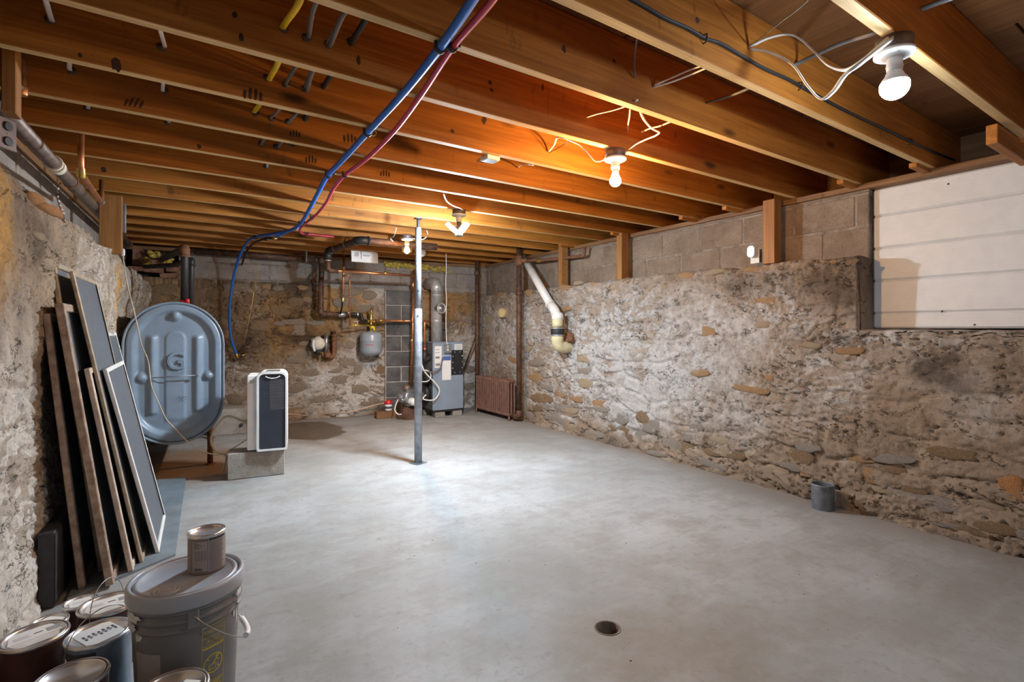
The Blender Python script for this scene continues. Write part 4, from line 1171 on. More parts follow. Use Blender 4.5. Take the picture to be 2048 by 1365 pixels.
mb.box((.034, .004, .540), (.028, .002, .026))
mb.obj('badge', M['greyink'], body)
mb = MB(DM)
for dx in (-.006, .004): mb.box((.034+dx, .0026, .541), (.002, .001, .014)); mb.box((.034+dx, .0026, .546), (.007, .001, .002))
mb.box((.034, .0026, .531), (.022, .001, .002)); mb.obj('badge_print', M['whitep'], body)
mb = MB(DM)
for i in range(22):
    for k in range(6):
        mb.box((-.0003, .055+k*.034, .26+i*.0138), (.002, .021, .0075))
tag(mb.obj('side_vents', M['blackp'], body), kind='stuff')
mb = MB(DM); mb.box((-.004, .16, .14), (.01, .12, .10), .003); mb.lathe([(.014, 0), (.014, .02), (.010, .03)], (0, .12, .215), 12, M=dirM((-1, 0, 0))); mb.obj('drain_port', M['steel'], body)
hp = DM @ Vector((-.02, .12, .215))
h1 = [hp, at(455, 833, Y=4.62), at(434, 850, Y=4.70), at(422, 880, Y=4.74), at(432, 903, Y=4.70), at(452, 912, Y=4.66), (.36, 4.66, .012)]
hs = thing('drain_hose', 'brown drain hose looping down behind the dehumidifier', 'hose', hp)
mb = MB(); mb.tube(smooth_path(h1, 8), .0085, 10); mb.obj('run', M['cordtan'], hs)
mb = MB(); mb.lathe([(.012, -.02), (.013, -.015), (.013, .015), (.010, .02)], hp, 12, M=dirM((-1, 0, 0))); mb.obj('brass_coupling', M['brass'], hs)
t = thing('concrete_pier', 'pale square concrete pier at the foot of the wall behind the dehumidifier', 'concrete block', (.56, 6.46, 0))
mb = MB(); mb.box((.56, 6.46, .14), (.32, .30, .28), .008, rz=-.1); mb.obj('pier_body', M['block_g'], t)
mb = MB(); mb.lathe([(.018, 0), (.018, .02), (.010, .03)], (.66, 6.30, .10), 12, M=dirM((0, -1, 0))); mb.obj('black_cap', M['rubber'], t)
th = [at(519, 508, Y=6.98), at(512, 560, Y=6.95), at(500, 630, Y=6.92), at(487, 690, Y=6.90)]
t = thing('hanging_string', 'thin yellowish string hanging down the wall beside the blue pipe', 'string', th[0]); mb = MB(); mb.tube(smooth_path(th, 4), .0022, 5); mb.obj('run', M['brass'], t)
# white cord down from the post to the dehumidifier
cp = [at(246, 508, Y=4.70), at(247, 522, Y=4.68), at(256, 575, Y=4.66), at(272, 640, Y=4.66), at(283, 690, Y=4.68), at(296, 722, Y=4.72), at(303, 772, Y=4.72), at(318, 808, Y=4.72), at(332, 838, Y=4.70), at(350, 858, Y=4.68), at(380, 888, Y=4.66), at(410, 905, Y=4.66), at(440, 910, Y=4.68), at(465, 898, Y=4.72), DM @ Vector((-.01, .24, .06))]
ct = thing('power_cord', 'long tan power cord hanging past the oil tank to the dehumidifier', 'cord', cp[0])
mb = MB(); mb.tube(smooth_path(cp, 8), .0042, 8); mb.obj('run', M['cordtan'], ct)
mb = MB(); p = cp[0]; mb.box(p+Vector((0, 0, .012)), (.022, .03, .05), .004); mb.obj('plug', M['whitep'], ct)
mb = MB(); mb.box(WL.p(4.86, 2.0, .06)+Vector((0, 0, -.02)), (.02, .012, .22), .003); tag(mb.obj('wire_strap', M['galv']), 'thin metal strip behind the wide ledge post', 'strap')

# ------------------------------------------------------------------ lally column
cx, cy = 1.775, 4.10
lc = thing('steel_column', 'steel jack column standing alone in the middle of the floor', 'column', (cx, cy, 0))
mb = MB(); mb.lathe([(.033, .008), (.033, 1.315), (.030, 1.318)], (cx, cy, 0), 28); mb.obj('lower_tube', M['castpost'], lc)
mb = MB(); mb.lathe([(.0262, 1.20), (.0262, 2.010), (.024, 2.013)], (cx, cy, 0), 28); mb.obj('upper_tube', M['castpost'], lc)
mb = MB(); mb.lathe([(.012, 2.0)]+[(.012+.0018*(k % 2), 2.0+.004*k) for k in range(18)]+[(.012, 2.085)], (cx, cy, 0), 16); mb.box((cx, cy, 2.088), (.062, .05, .008), .001); mb.obj('jack_screw', M['black'], lc)
mb = MB(); mb.box((cx, cy, .004), (.12, .105, .004), .001, rz=.3); mb.obj('base_plate', M['pipestub'], lc)
dcam = Vector((-cx, -cy, 0)).normalized()
for z, mt in ((1.262, 'steel'), (1.47, 'blackp')):
    mb = MB(); rr = .033 if z < 1.3 else .0262
    mb.lathe([(.007, -.002), (.007, .003), (.004, .006)], Vector((cx, cy, z))+dcam*rr, 12, M=dirM(dcam)); mb.obj('pin', M[mt], lc)

# ------------------------------------------------------------------ boiler
bx0, bx1, by0, by1 = 2.826, 3.268, 6.06, 6.50
bl = thing('boiler', 'blue-grey oil boiler cabinet with labels and a black cover plate', 'boiler', ((bx0+bx1)/2, (by0+by1)/2, .09))
mb = MB(); mb.box(((bx0+bx1)/2, by0+.012, .530), (bx1-bx0, .024, .875), .004); mb.obj('front_panel', M['boiler'], bl)
mb = MB(); mb.box(((bx0+bx1)/2, (by0+by1)/2+.012, .530), (bx1-bx0-.006, by1-by0-.024, .870), .004); mb.obj('cabinet', M['boildark'], bl)
mb = MB(); mb.box(((bx0+bx1)/2, (by0+by1)/2, .970), (bx1-bx0+.008, by1-by0+.008, .010), .003); mb.obj('top_panel', M['boiler'], bl)
mb = MB(); mb.box(((bx0+bx1)/2, (by0+by1)/2, .080), (bx1-bx0-.02, by1-by0-.02, .03), .002); mb.obj('base_frame', M['black'], bl)
def face(px0, py0, px1, py1, d=.002, th=.002, name='label', mat='paper', parent=bl, label=None):
    a = at(px0, py0, Y=by0); b = at(px1, py1, Y=by0)
    mb = MB(); mb.box(((a.x+b.x)/2, by0-d-th/2, (a.z+b.z)/2), (abs(b.x-a.x), th, abs(a.z-b.z)), 0)
    return mb.obj(name, M[mat], parent, **({'label': label} if label else {}))
l1 = face(869, 693, 883, 736)
for i, (y, m, w) in enumerate(((714, 'ink', 9), (716, 'ink', 8), (727, 'greyink', 10), (729, 'ink', 9), (731, 'greyink', 10), (699, 'greyink', 8), (705, 'greyink', 9))): face(870.5, y, 870.5+w, y+1.2, .0045, .0005, 'print', m, l1)
l2 = face(884, 712, 901.5, 760, .003, .002, 'hang_tag')
face(884.5, 713, 901, 721, .0055, .0005, 'blue_heading', 'bluetag', l2)
l3 = face(909, 689, 924, 700); 
for i in range(4): face(911, 691.5+i*2, 922, 692.2+i*2, .0045, .0005, 'print', 'greyink', l3)
cp_ = face(902.5, 701, 925.5, 749, .002, .006, 'cover_plate', 'blackp', bl, 'black bolted cover plate')
for px, py in ((909, 704.5), (919.5, 704), (905, 713), (924, 712), (905, 725), (924, 724), (905, 737), (924, 736), (909, 745.5), (919.5, 745)):
    p = at(px, py, Y=by0); mb = MB(); mb.lathe([(.0085, 0), (.0085, .005), (.005, .008)], (p.x, by0-.008, p.z), 8, M=dirM((0, -1, 0))); mb.obj('bolt', M['tin'], cp_)
# burner door, flange and black round housing on the flank
mb = MB(); mb.lathe([(.115, 0), (.115, .05), (.10, .065), (.045, .065), (.045, .12)], (bx0, 6.24, .30), 28, M=dirM((-1, 0, 0))); mb.obj('burner_door', M['black'], bl)
mb = MB(); mb.lathe([(.085, 0), (.085, .05), (.06, .08)], (bx0, 6.20, .50), 24, M=dirM((-1, 0, 0))); mb.obj('flue_box', M['black'], bl)
mb = MB(); mb.tube(bend_path([at(850, 700, Y=6.16), at(848, 722, Y=6.16), (bx0+.01, 6.16, .78)], .05), .036, 14); mb.lathe([(.05, 0), (.05, .012)], (bx0, 6.16, .78), 16, M=dirM((-1, 0, 0))); mb.obj('supply_tee', M['black'], bl)
for z in (.30, .46, .60):
    mb = MB(); mb.box((bx0-.006, 6.10, z), (.014, .025, .07), .003); mb.lathe([(.007, 0), (.007, .014)], (bx0-.012, 6.10, z), 8, M=dirM((-1, 0, 0))); mb.obj('hinge', M['black'], bl)
# burner
bp = Vector((2.56, 6.22, .27))
mb = MB(); mb.lathe([(.05, -.14), (.052, -.02), (.052, .26)], bp, 22, M=dirM((1, 0, 0))); bn_ = mb.obj('burner_tube', M['galv'], bl)
mb = MB(); mb.lathe([(.04, -.075), (.082, -.065), (.088, -.05), (.088, .05), (.082, .065), (.05, .07)], bp+Vector((-.02, -.01, .0)), 26, M=dirM((.35, -1, .1))); mb.obj('fan_housing', M['galv'], bn_)
mb = MB(); mb.lathe([(.045, 0), (.048, .008), (.048, .07), (.040, .082), (0, .084)], bp+Vector((.0, -.07, -.045)), 22, M=dirM((.25, -1, 0))); mb.obj('motor', M['whitep'], bn_)
mb = MB(); mb.box(bp+Vector((-.01, -.02, .085)), (.11, .12, .045), .01, rz=.2); mb.obj('igniter_box', M['steel'], bn_)
mb = MB(); mb.lathe([(.055, 0), (.058, .01), (.05, .05), (.02, .062), (0, .063)], bp+Vector((-.03, -.01, .10)), 18); mb.obj('relay_dome', M['boxmetal'], bn_)
mb = MB(); mb.lathe([(.028, 0), (.03, .01), (.03, .05), (.02, .06)], bp+Vector((-.085, -.05, -.02)), 14, M=dirM((-1, -.6, 0))); mb.obj('fuel_pump', M['steel'], bn_)
# conduit loops
lp = [at(852, 790, Y=6.0), at(846, 798, Y=5.99), at(856, 801, Y=5.98), at(868, 800, Y=5.98), at(877, 790, Y=5.99), at(878, 778, Y=5.99), at(870, 766, Y=5.99), at(858, 754, Y=5.99), at(848, 742, Y=6.0), at(843, 728, Y=6.02)]
mb = MB(); mb.tube(smooth_path(lp, 6), .0085, 8); mb.obj('conduit', M['wirewhite'], bl)
lp = [at(843, 742, Y=6.0), at(856, 744, Y=6.0), at(870, 744, Y=6.0), at(880, 737, Y=6.01), at(884, 722, Y=6.03), at(885, 715, Y=6.04)]
mb = MB(); mb.tube(smooth_path(lp, 6), .0095, 8); mb.obj('conduit', M['wiregrey'], bl)
lp = [at(843, 741, Y=6.03), at(856, 742, Y=6.03), at(862, 752, Y=6.03), at(857, 762, Y=6.03), at(846, 764, Y=6.03), at(838, 762, Y=6.03)]
mb = MB(); mb.tube(smooth_path(lp, 6), .007, 8); mb.obj('conduit', M['wirewhite'], bl)
for i, (x, y, lab) in enumerate(((2.93, 6.12, 'small grey block under the front corner of the boiler, near the burner'), (3.19, 6.14, 'small grey block under the front corner of the boiler, near the radiator'), (2.89, 6.42, 'small grey block under the rear of the boiler'))):
    t = thing('support_block', lab, 'concrete block', (x, y, 0)); mb = MB(); mb.box((x, y, .033), (.13 if i < 2 else .12, .16, .064), .005, rz=-.1); mb.obj('block_body', M['block_g'], t)

# flue
fl_ = thing('flue_pipe', 'galvanised flue pipe rising from the boiler to the chimney opening', 'flue pipe', (2.99, 6.30, .975))
fx, fy = 2.99, 6.30
mb = MB(); mb.lathe([(.074, .976), (.074, 1.245), (.077, 1.247), (.077, 1.262), (.073, 1.264), (.073, 1.66)], (fx, fy, 0), 30); mb.obj('riser', M['flue'], fl_)
mb = MB(); pa = [(fx, fy, 1.66), (fx, fy, 1.70), (fx+.002, fy+.012, 1.735), (fx+.004, fy+.045, 1.762), (fx+.006, fy+.09, 1.772), (fx+.012, fy+.30, 1.772)]
mb.tube(pa, .0745, 30); mb.obj('top_elbow', M['flue'], fl_)
for z in (1.66, 1.60, 1.25): mb = MB(); mb.lathe([(.0735, -.004), (.0775, 0), (.0735, .004)], (fx, fy, z), 30, closed=True); mb.obj('seam_bead', M['flue'], fl_)
bd = Vector((.16, -.98, 0)).normalized()
mb = MB(); mb.lathe([(.064, .03), (.064, .10), (.070, .102), (.070, .125), (.062, .127), (.060, .118)], (fx, fy, 1.42), 28, M=dirM(bd)); rg_ = mb.obj('draft_regulator', M['flue'], fl_)
mb = MB(); mb.lathe([(.058, .116), (.05, .121), (.012, .122), (.010, .128), (0, .129)], (fx, fy, 1.42), 28, M=dirM(bd)); mb.obj('damper_plate', M['steel'], rg_)
a, z = WB.hit(848, 572, -.02)
mb = MB(); mb.lathe([(.082, -.02), (.096, -.01), (.098, .04), (.080, .045), (.078, 0)], WB.p(3.02, 1.772, -.03), 30, M=dirM(WB.n)); mb.obj('thimble', simple('orange clay thimble', (.46, .17, .07), .6), fl_, label='orange clay ring round the opening')
# junction box on its hanging cord
jb = thing('outlet_box', 'grey two-outlet box hanging on a white cord in front of the boiler', 'outlet box', at(895, 698, Y=6.02))
a = at(889, 689.5, Y=6.03); b = at(902, 706, Y=6.03)
mb = MB(); mb.box(((a.x+b.x)/2, 6.03, (a.z+b.z)/2), (b.x-a.x, .045, a.z-b.z), .004); mb.obj('box_body', M['galv'], jb)
for py in (694, 700):
    p = at(895.5, py, Y=6.005); mb = MB(); mb.lathe([(.015, 0), (.015, .003), (.012, .004)], p, 12, M=dirM((0, -1, 0))); mb.obj('receptacle', M['ivory'], jb)
mb = MB(); mb.tube(smooth_path([at(892, 505, Y=6.05), at(892.5, 540, Y=6.05), at(891.5, 570, Y=6.05), at(893, 600, Y=6.05), at(892, 640, Y=6.05), at(893, 680, Y=6.05), at(895, 690, Y=6.04)], 6), .0055, 8); mb.obj('hanging_cord', M['wirewhite'], jb)

# oil line, filter, wood block, cloth
yb_ = 6.62
ol = [(.62, 5.0, .16), at(560, 832, Y=5.6), at(610, 832, Z=.05), at(650, 828, Z=.05), at(690, 826, Y=6.60), at(720, 819, Y=6.55), at(750, 811, Y=6.5), at(770, 806, Y=6.45)]
t = thing('oil_line', 'thin copper oil line running along the foot of the wall to the burner', 'pipe', ol[2]); mb = MB(); mb.tube(smooth_path(ol, 6), .0075, 8); mb.obj('run', M['oilline'], t)
p = at(777, 822, Y=6.40)
t = thing('oil_filter', 'small white oil filter canister with a red cap beside the burner', 'filter', p)
mb = MB(); mb.lathe([(.030, 0), (.044, .006), (.046, .012), (.046, .085), (.042, .090)], p, 24); mb.obj('canister', M['whitep'], t)
mb = MB(); mb.lathe([(.052, .088), (.054, .094), (.054, .115), (.030, .128), (.030, .140), (.012, .142)], p, 24); mb.obj('red_head', M['redvalve'], t)
mb = MB(); mb.lathe([(.0465, .03), (.0465, .06)], p, 24, closed=True); mb.obj('band', M['ink'], t)
mb = MB(); mb.tube([p+Vector((.03, 0, .115)), p+Vector((.17, -.05, .125))], .009, 8); mb.obj('nipple', M['steel'], t)
p0 = Vector((p.x, p.y+.02, 0)); 
mb = MB(); mb.box((p0.x-.03, p0.y, .045), (.26, .12, .088), .004, rz=-.1); tag(mb.obj('wood_block', M['xwood']), 'offcut of wood under the red-capped oil filter', 'wood block')
c = at(818, 822, Y=6.22); c.z = 0
mb = MB(); q = random.Random(12); n = 22; vs = []; fs = []
for r_, (f, z) in enumerate(((1.0, .0), (1.04, .03), (.86, .09), (.62, .135), (.3, .15))):
    for k in range(n): a = 2*math.pi*k/n; g_ = f*(1+.16*math.sin(3*a+r_)+.08*q.uniform(-1, 1)); vs.append((c.x+.15*g_*math.cos(a), c.y+.11*g_*math.sin(a), max(0, z+q.uniform(-.012, .012)*(r_ > 0))))
for r_ in range(4):
    for k in range(n): k2 = (k+1) % n; fs.append((r_*n+k, r_*n+k2, (r_+1)*n+k2, (r_+1)*n+k))
fs.append(tuple(4*n+k for k in range(n))); mb.add(vs, fs, True); tag(mb.obj('cloth_bundle', M['sack']), 'crumpled brown cloth on the floor under the burner', 'cloth')
t = thing('drip_tube', 'short white tube curling down beside the brown cloth', 'tube', c); mb = MB(); mb.tube(smooth_path([at(796, 800, Y=6.2), at(791, 812, Y=6.16), at(790, 822, Y=6.12), at(796, 829, Y=6.08), at(803, 829, Y=6.05)], 6), .007, 8); mb.obj('run', M['wirewhite'], t)
# ------------------------------------------------------------------ expansion tank and the pipes above it
ET = Vector((2.205, 6.62, 0))
et = thing('expansion_tank', 'grey round expansion tank hanging from brass fittings on the wall', 'tank', (ET.x, ET.y, 1.10))
pr = [(.010, .772), (.014, .776), (.014, .790), (.06, .796), (.115, .818), (.138, .846), (.1405, .868), (.1405, .985), (.1425, .988), (.1425, 1.006), (.1405, 1.009), (.1405, 1.06), (.132, 1.088), (.095, 1.108), (.03, 1.114), (.03, 1.118)]
mb = MB(); mb.lathe(pr, ET, 40); b_ = mb.obj('tank_body', M['xtank'], et)
f = wrap(ET.x, ET.y, .1412, .1412, 1, R(-18), .90)
mb = MB()
for k in range(5): strip(mb, f, -.062+k*.018, -.050+k*.018, .036, .046, 2)
mb.obj('red_print', M['redvalve'], b_)
mb = MB()
for k in range(3): strip(mb, f, .040+k*.016, .050+k*.016, .03, .046, 2)
for k in range(4): strip(mb, f, -.06, .03, .018-k*.010, .0195-k*.010, 4)
mb.obj('dark_print', M['greyink'], b_)
mb = MB(); mb.lathe([(.014, 1.112), (.018, 1.12), (.018, 1.15), (.024, 1.155), (.024, 1.185), (.016, 1.19), (.016, 1.25), (.020, 1.255), (.022, 1.29), (.017, 1.30), (.015, 1.36), (.020, 1.365), (.020, 1.395), (.009, 1.40), (.008, 1.42)], ET+Vector((0, 0, .0)), 18); vb = mb.obj('brass_stack', M['brass'], et)
mb = MB()
for sx in (-1, 1): mb.lathe([(.018, 0), (.018, .03), (.022, .032), (.022, .05)], ET+Vector((0, 0, 1.245)), 14, M=dirM((sx, -.05*sx, 0)))
mb.obj('side_ports', M['brass'], vb)
mb = MB(); mb.box(ET+Vector((.01, -.02, 1.17)), (.05, .03, .035), .008); mb.box(ET+Vector((.03, -.03, 1.15)), (.02, .02, .05), .005); mb.obj('yellow_valve', simple('yellow enamel', (.75, .58, .02), .4), et, label='bright yellow valve handle')
yp = 6.70
A = at(643, 524, Y=yp); B = at(641, 628, Y=yp); C_ = at(700, 630, Y=yp)
t = pipe('return_pipe', 'brown iron pipe dropping down the wall and turning towards the brass fittings', 'pipe', [A, B, C_], .033, 'iron', .07)
add_elbow(t, B, A-B, C_-B, .033, 'iron', 1.2); 
for p_, d, l, k, m, nm in ((at(652+8, 629.5, Y=yp), (1, 0, 0), .02, 1.2, 'iron', 'coupling'), (at(684, 629.5, Y=yp), (1, 0, 0), .09, 1.12, 'steel', 'union'), (at(643, 548, Y=yp), (0, 0, 1), .045, 1.05, 'black', 'band'), (at(643, 522, Y=yp), (0, 0, 1), .06, 1.25, 'iron', 'tee')):
    mb = MB(); r_ = .033*k; mb.lathe([(r_*.94, -l/2), (r_, -l/2+.003), (r_, l/2-.003), (r_*.94, l/2)], p_, 16, M=dirM(d)); mb.obj(nm, M[m], t)
D0 = at(695, 628.5, Y=yp); D1 = at(715, 629, Y=yp); D2 = at(723, 632, Y=yp); D3 = at(728, 641, Y=yp-.02); D4 = at(745, 643.5, Y=6.62)
t = pipe('offset_pipe', 'dark offset pipe stepping down into the brass fittings', 'pipe', [D0, D1, at(722, 629.5, Y=yp), at(725, 641.5, Y=yp), at(730, 643, Y=yp-.02), D4], .023, 'black', .04,
         [(at(697, 628.5, Y=yp), (1, 0, 0), .02, 1.3, 'whitep', 'white_ring'), (at(715, 629, Y=yp), (1, 0, 0), .02, 1.3, 'tin', 'bright_ring'), (at(733, 643, Y=yp-.02), (1, 0, 0), .02, 1.3, 'tin', 'bright_ring')])
t = pipe('plate_pipe', 'long brown iron pipe running level below the sill over the oil tank', 'pipe', [at(388, 502.5, Y=6.97), at(640, 520.5, Y=6.74)], .036, 'iron', 0, [(at(634, 520, Y=6.745), (1, -.1, 0), .05, 1.15, 'iron', 'coupling')])
p = at(611, 510, Y=6.72)
mb = MB(); mb.box(p+Vector((0, -.01, -.0)), (.022, .09, .19), .003); mb.obj('hanger_strap', M['galv'], t)
# thick dark pipe under the joists with its copper branch
P0 = Vector((2.42, 5.10, 2.035)); P1 = at(720, 481, Y=5.12); P1.z = 2.035; P2 = at(656, 503, Y=6.0); P3 = at(656, 540, Y=6.05)
t = pipe('drain_pipe', 'thick brown pipe slung under the joists, elbowing back towards the wall', 'pipe', [P0, P1, P2], .036, 'iron', .07)
add_elbow(t, P1, P0-P1, P2-P1, .036, 'black', 1.16)
Q = Vector((0, 0, -1))
mb = MB(); mb.tube(bend_path([P2+(P1-P2).normalized()*.10, P2, P2+Q*.10], .07, 8), .043, 16); mb.obj('drop_elbow', M['black'], t)
P4 = Vector((P2.x, P2.y, at(656, 541, Y=P2.y).z)); P5 = P4+Vector((.11, 0, 0))
mb = MB(); mb.tube(bend_path([P2+Q*.09, P4, P5], .045, 8), .030, 14); mb.obj('lower_elbow', M['iron'], t)
mb = MB(); mb.lathe([(.035, -.01), (.037, -.005), (.037, .005), (.035, .01)], P2+Q*.10, 16); mb.obj('bright_ring', M['tin'], t)
for k, (px, py) in enumerate(((655, 486), (676, 480))):
    e = P1.lerp(P2, .72-.34*k); mb = MB()
    for s_ in (-1, 1): mb.tube([e+Vector((s_*.004, 0, .085)), e+Vector((s_*.045, -.01, .0)), e+Vector((s_*.03, -.01, -.03))], .005, 6)
    mb.obj('wire_hanger', M['galv'], t)
C1 = at(829, 552, Y=6.0)
t = pipe('copper_pipe', 'level copper pipe high on the wall between the brown elbow and the column', 'pipe', [P5+Vector((-.01, 0, 0)), C1], .0165, 'copper', 0, [(P5+Vector((.02, 0, 0)), (1, 0, 0), .05, 1.3, 'copper', 'coupling'), (at(771, 546.5, Y=6.0), (1, 0, 0), .03, 1.3, 'brass', 'coupling')])
t = pipe('copper_pipe', 'upright copper pipe hanging down in front of the brown iron return pipe', 'pipe', [at(688, 503, Y=6.35), at(686, 597, Y=6.35)], .0155, 'copper', 0, [(at(686, 600, Y=6.35), (0, 0, 1), .05, 1.1, 'brass', 'end_valve'), (at(688, 507, Y=6.35), (0, 0, 1), .03, 1.3, 'copper', 'coupling')])
t = pipe('stub_pipe', 'short black pipe between the upright copper pipe and the iron union', 'pipe', [at(685, 603, Y=6.36), at(684, 615, Y=6.5), at(681, 628, Y=6.66)], .010, 'black', .03)
t = pipe('copper_tube', 'thin copper tube dropping down to the brass line by the grey tank', 'pipe', [at(690, 551, Y=6.5), at(699.5, 552, Y=6.5), at(700, 651, Y=6.5)], .009, 'copper', .02)
t = pipe('brass_line', 'thin brass line running level just above the grey expansion tank', 'pipe', [at(699, 650.5, Y=6.5), at(746, 652, Y=6.6)], .010, 'brass', 0, [(at(707, 650.5, Y=6.52), (1, 0, 0), .03, 1.5, 'brass', 'nut'), (at(735, 651.5, Y=6.58), (1, 0, 0), .03, 1.4, 'brass', 'nut')])
p = at(715, 643, Y=6.5); mb = MB(); mb.tube([p+Vector((0, 0, -.05)), p+Vector((.0, 0, .0))], .006, 8); mb.box(p+Vector((-.015, 0, .0)), (.075, .014, .012), .004); mb.obj('valve_lever', M['tin'], t)
E1 = at(848, 643, Y=6.58)
t = pipe('copper_pipe', 'copper pipe from the brass fittings across and down into the boiler', 'pipe', [at(749, 641.3, Y=6.60), E1, Vector((E1.x, 6.4, E1.z)), at(849, 643, Y=6.16)+Vector((0, 0, 0)), at(849.5, 703, Y=6.16)], .0165, 'copper', .04, [(at(762, 641.7, Y=6.6), (1, 0, 0), .04, 1.35, 'brass', 'coupling'), (at(806, 642.3, Y=6.59), (1, 0, 0), .04, 1.3, 'copper', 'coupling'), (at(849.5, 700, Y=6.16), (0, 0, 1), .05, 1.3, 'copper', 'coupling')])
t = pipe('copper_pipe', 'upright copper pipe half hidden behind the steel column', 'pipe', [at(828, 540, Y=6.5), at(823, 775, Y=6.5)], .0185, 'copper', 0, [(at(826, 570, Y=6.5), (0, 0, 1), .06, 1.25, 'copper', 'tee'), (at(825, 641, Y=6.5), (0, 0, 1), .07, 1.25, 'copper', 'tee'), (at(824, 682, Y=6.5), (0, 0, 1), .04, 1.25, 'brass', 'union')])
# capped drains in the wall: cream foam, galvanised stub and brown trap
y_ = 6.80
t = thing('wall_trap', 'brown cast-iron trap with an upright spigot low on the wall', 'pipe', at(668, 690, Y=y_))
mb = MB(); mb.tube(bend_path([at(668.5, 672, Y=y_), at(668.5, 712, Y=y_), at(655, 716, Y=y_)], .05), .030, 16); mb.obj('trap_body', M['rust_shade'], t)
for py, l in ((671, .03), (681, .02)): mb = MB(); mb.lathe([(.033, -l/2), (.041, -l/2+.004), (.041, l/2-.004), (.033, l/2)], at(668.5, py, Y=y_), 18); mb.obj('hub', M['rust_shade'], t)
mb = MB(); mb.lathe([(.022, 0), (.022, .035), (.026, .037), (.026, .05)], at(668.5, 670, Y=y_), 14); mb.obj('spigot', M['iron'], t)
t = thing('stub_pipe', 'short upright galvanised stub pipe beside the brown trap', 'pipe', at(653, 700, Y=y_))
mb = MB(); mb.lathe([(.025, 0), (.025, .245)], at(652.5, 705, Y=y_-.02), 18); mb.obj('run', M['steel'], t)
mb = MB(); mb.lathe([(.036, -.05), (.040, -.04), (.040, .015), (.030, .02)], at(655, 708, Y=y_-.02), 16); mb.obj('iron_cup', M['rust_shade'], t)
mb = MB(); mb.tube([at(640, 706, Y=y_-.1), at(648, 706, Y=y_-.1)], .006, 8); mb.tube([at(645, 706, Y=y_-.1), at(647, 714, Y=y_-.08)], .008, 8); mb.obj('drain_cock', M['brass'], t)
mb = MB(); mb.lathe([(.05, 0), (.055, .02), (.05, .05), (.02, .055)], at(638, 702, Y=y_+.03), 16, M=dirM((-.3, -1, 0))); mb.obj('black_hub', M['rubber'], t)
c = at(634, 687, Y=y_+.03); mb = MB(); q = random.Random(3); n = 18; vs = []; fs = []
for r_, (f, d) in enumerate(((1.0, .05), (1.02, -.02), (.8, -.07), (.45, -.085))):
    for k in range(n):
        a = 2*math.pi*k/n; g_ = f*(1+.10*q.uniform(-1, 1)); vs.append((c.x+.085*g_*math.cos(a)+.01, c.y+d, c.z+.085*g_*math.sin(a)))
for r_ in range(3):
    for k in range(n): k2 = (k+1) % n; fs.append((r_*n+k, r_*n+k2, (r_+1)*n+k2, (r_+1)*n+k))
fs.append(tuple(3*n+k for k in range(n))); mb.add(vs, fs, True); tag(mb.obj('foam_plug', M['foam']), 'blob of cream foam filling the wall hole by the galvanised stub', 'foam')
p = at(636, 690, Y=y_-.07); mb = MB(); mb.tube(smooth_path([p+Vector((-.05, 0, .06)), p+Vector((-.06, -.005, .0)), p+Vector((-.04, 0, -.08))], 5), [.016]*11, 8); tag(mb.obj('foam_drip', M['whitep']), 'white drip hanging from the cream foam blob', 'foam')

# ------------------------------------------------------------------ papers in a pouch under the joists
pp = thing('paper_pouch', 'clear pouch of folded instruction papers hung under the joists', 'paper pouch', at(730, 512, Y=5.85))
a = at(703, 499, Y=5.85); b = at(756, 527, Y=5.85); w = b.x-a.x; h_ = a.z-b.z
tilt = Matrix.Translation((a.x, 5.85, b.z)) @ Matrix.Rotation(R(-8), 4, 'X')
mb = MB(tilt); mb.box((w/2, .012, h_/2), (w, .012, h_), .002); mb.obj('papers', M['paper'], pp)
mb = MB(tilt); pts = [(0, 0), (w, 0), (w, h_*.86), (w*.86, h_*.84), (w*.62, h_*.70), (w*.45, h_*.68), (w*.28, h_*.78), (w*.12, h_*.92), (0, h_*.95)]
mb.prism(pts, (0, -.004, 0), (1, 0, 0), (0, 0, 1), .004); lf = mb.obj('front_leaf', M['paper'], pp)
mb = MB(tilt)
for k in range(4): mb.prism([(.035+.012*k, .06), (.04+.012*k, .06), (.046+.012*k, .11), (.041+.012*k, .11)], (0, -.0085, 0), (1, 0, 0), (0, 0, 1), .0008)
for z, l in ((.085, .10), (.078, .08), (.07, .06)): mb.box((w*.56, -.009, z), (l, .0008, .0035))
mb.box((w*.36, -.009, .08), (.006, .0008, .09)); mb.obj('print', M['ink'], lf)
for x in (.02, w-.02):
    mb = MB(tilt); mb.tube([(x, .01, h_-.02), (x, .012, h_+.05)], .004, 6); mb.obj('hook', M['galv'], pp)

# yellow insulation along the top of the wall
mb = MB(); q = random.Random(6)
for k in range(230):
    px = q.uniform(769, 897); f = (px-769)/128; a_, z_ = WB.hit(px, 527+f*11, .03)
    c = WB.p(a_, z_+q.uniform(-.035, .022)-.02*(q.random() < .12), q.uniform(.0, .05)); rr = q.uniform(.010, .026)
    mb.lathe([(0, -rr), (rr*.7, -rr*.5), (rr, 0), (rr*.6, rr*.5), (0, rr)], c, 6, M=dirM((q.uniform(-1, 1), q.uniform(-1, 1), q.uniform(-1, 1))), smooth=False)
tag(mb.obj('insulation_strip', M['insul']), 'ragged strip of yellow fibre insulation below the sill over the boiler', 'insulation', kind='stuff')
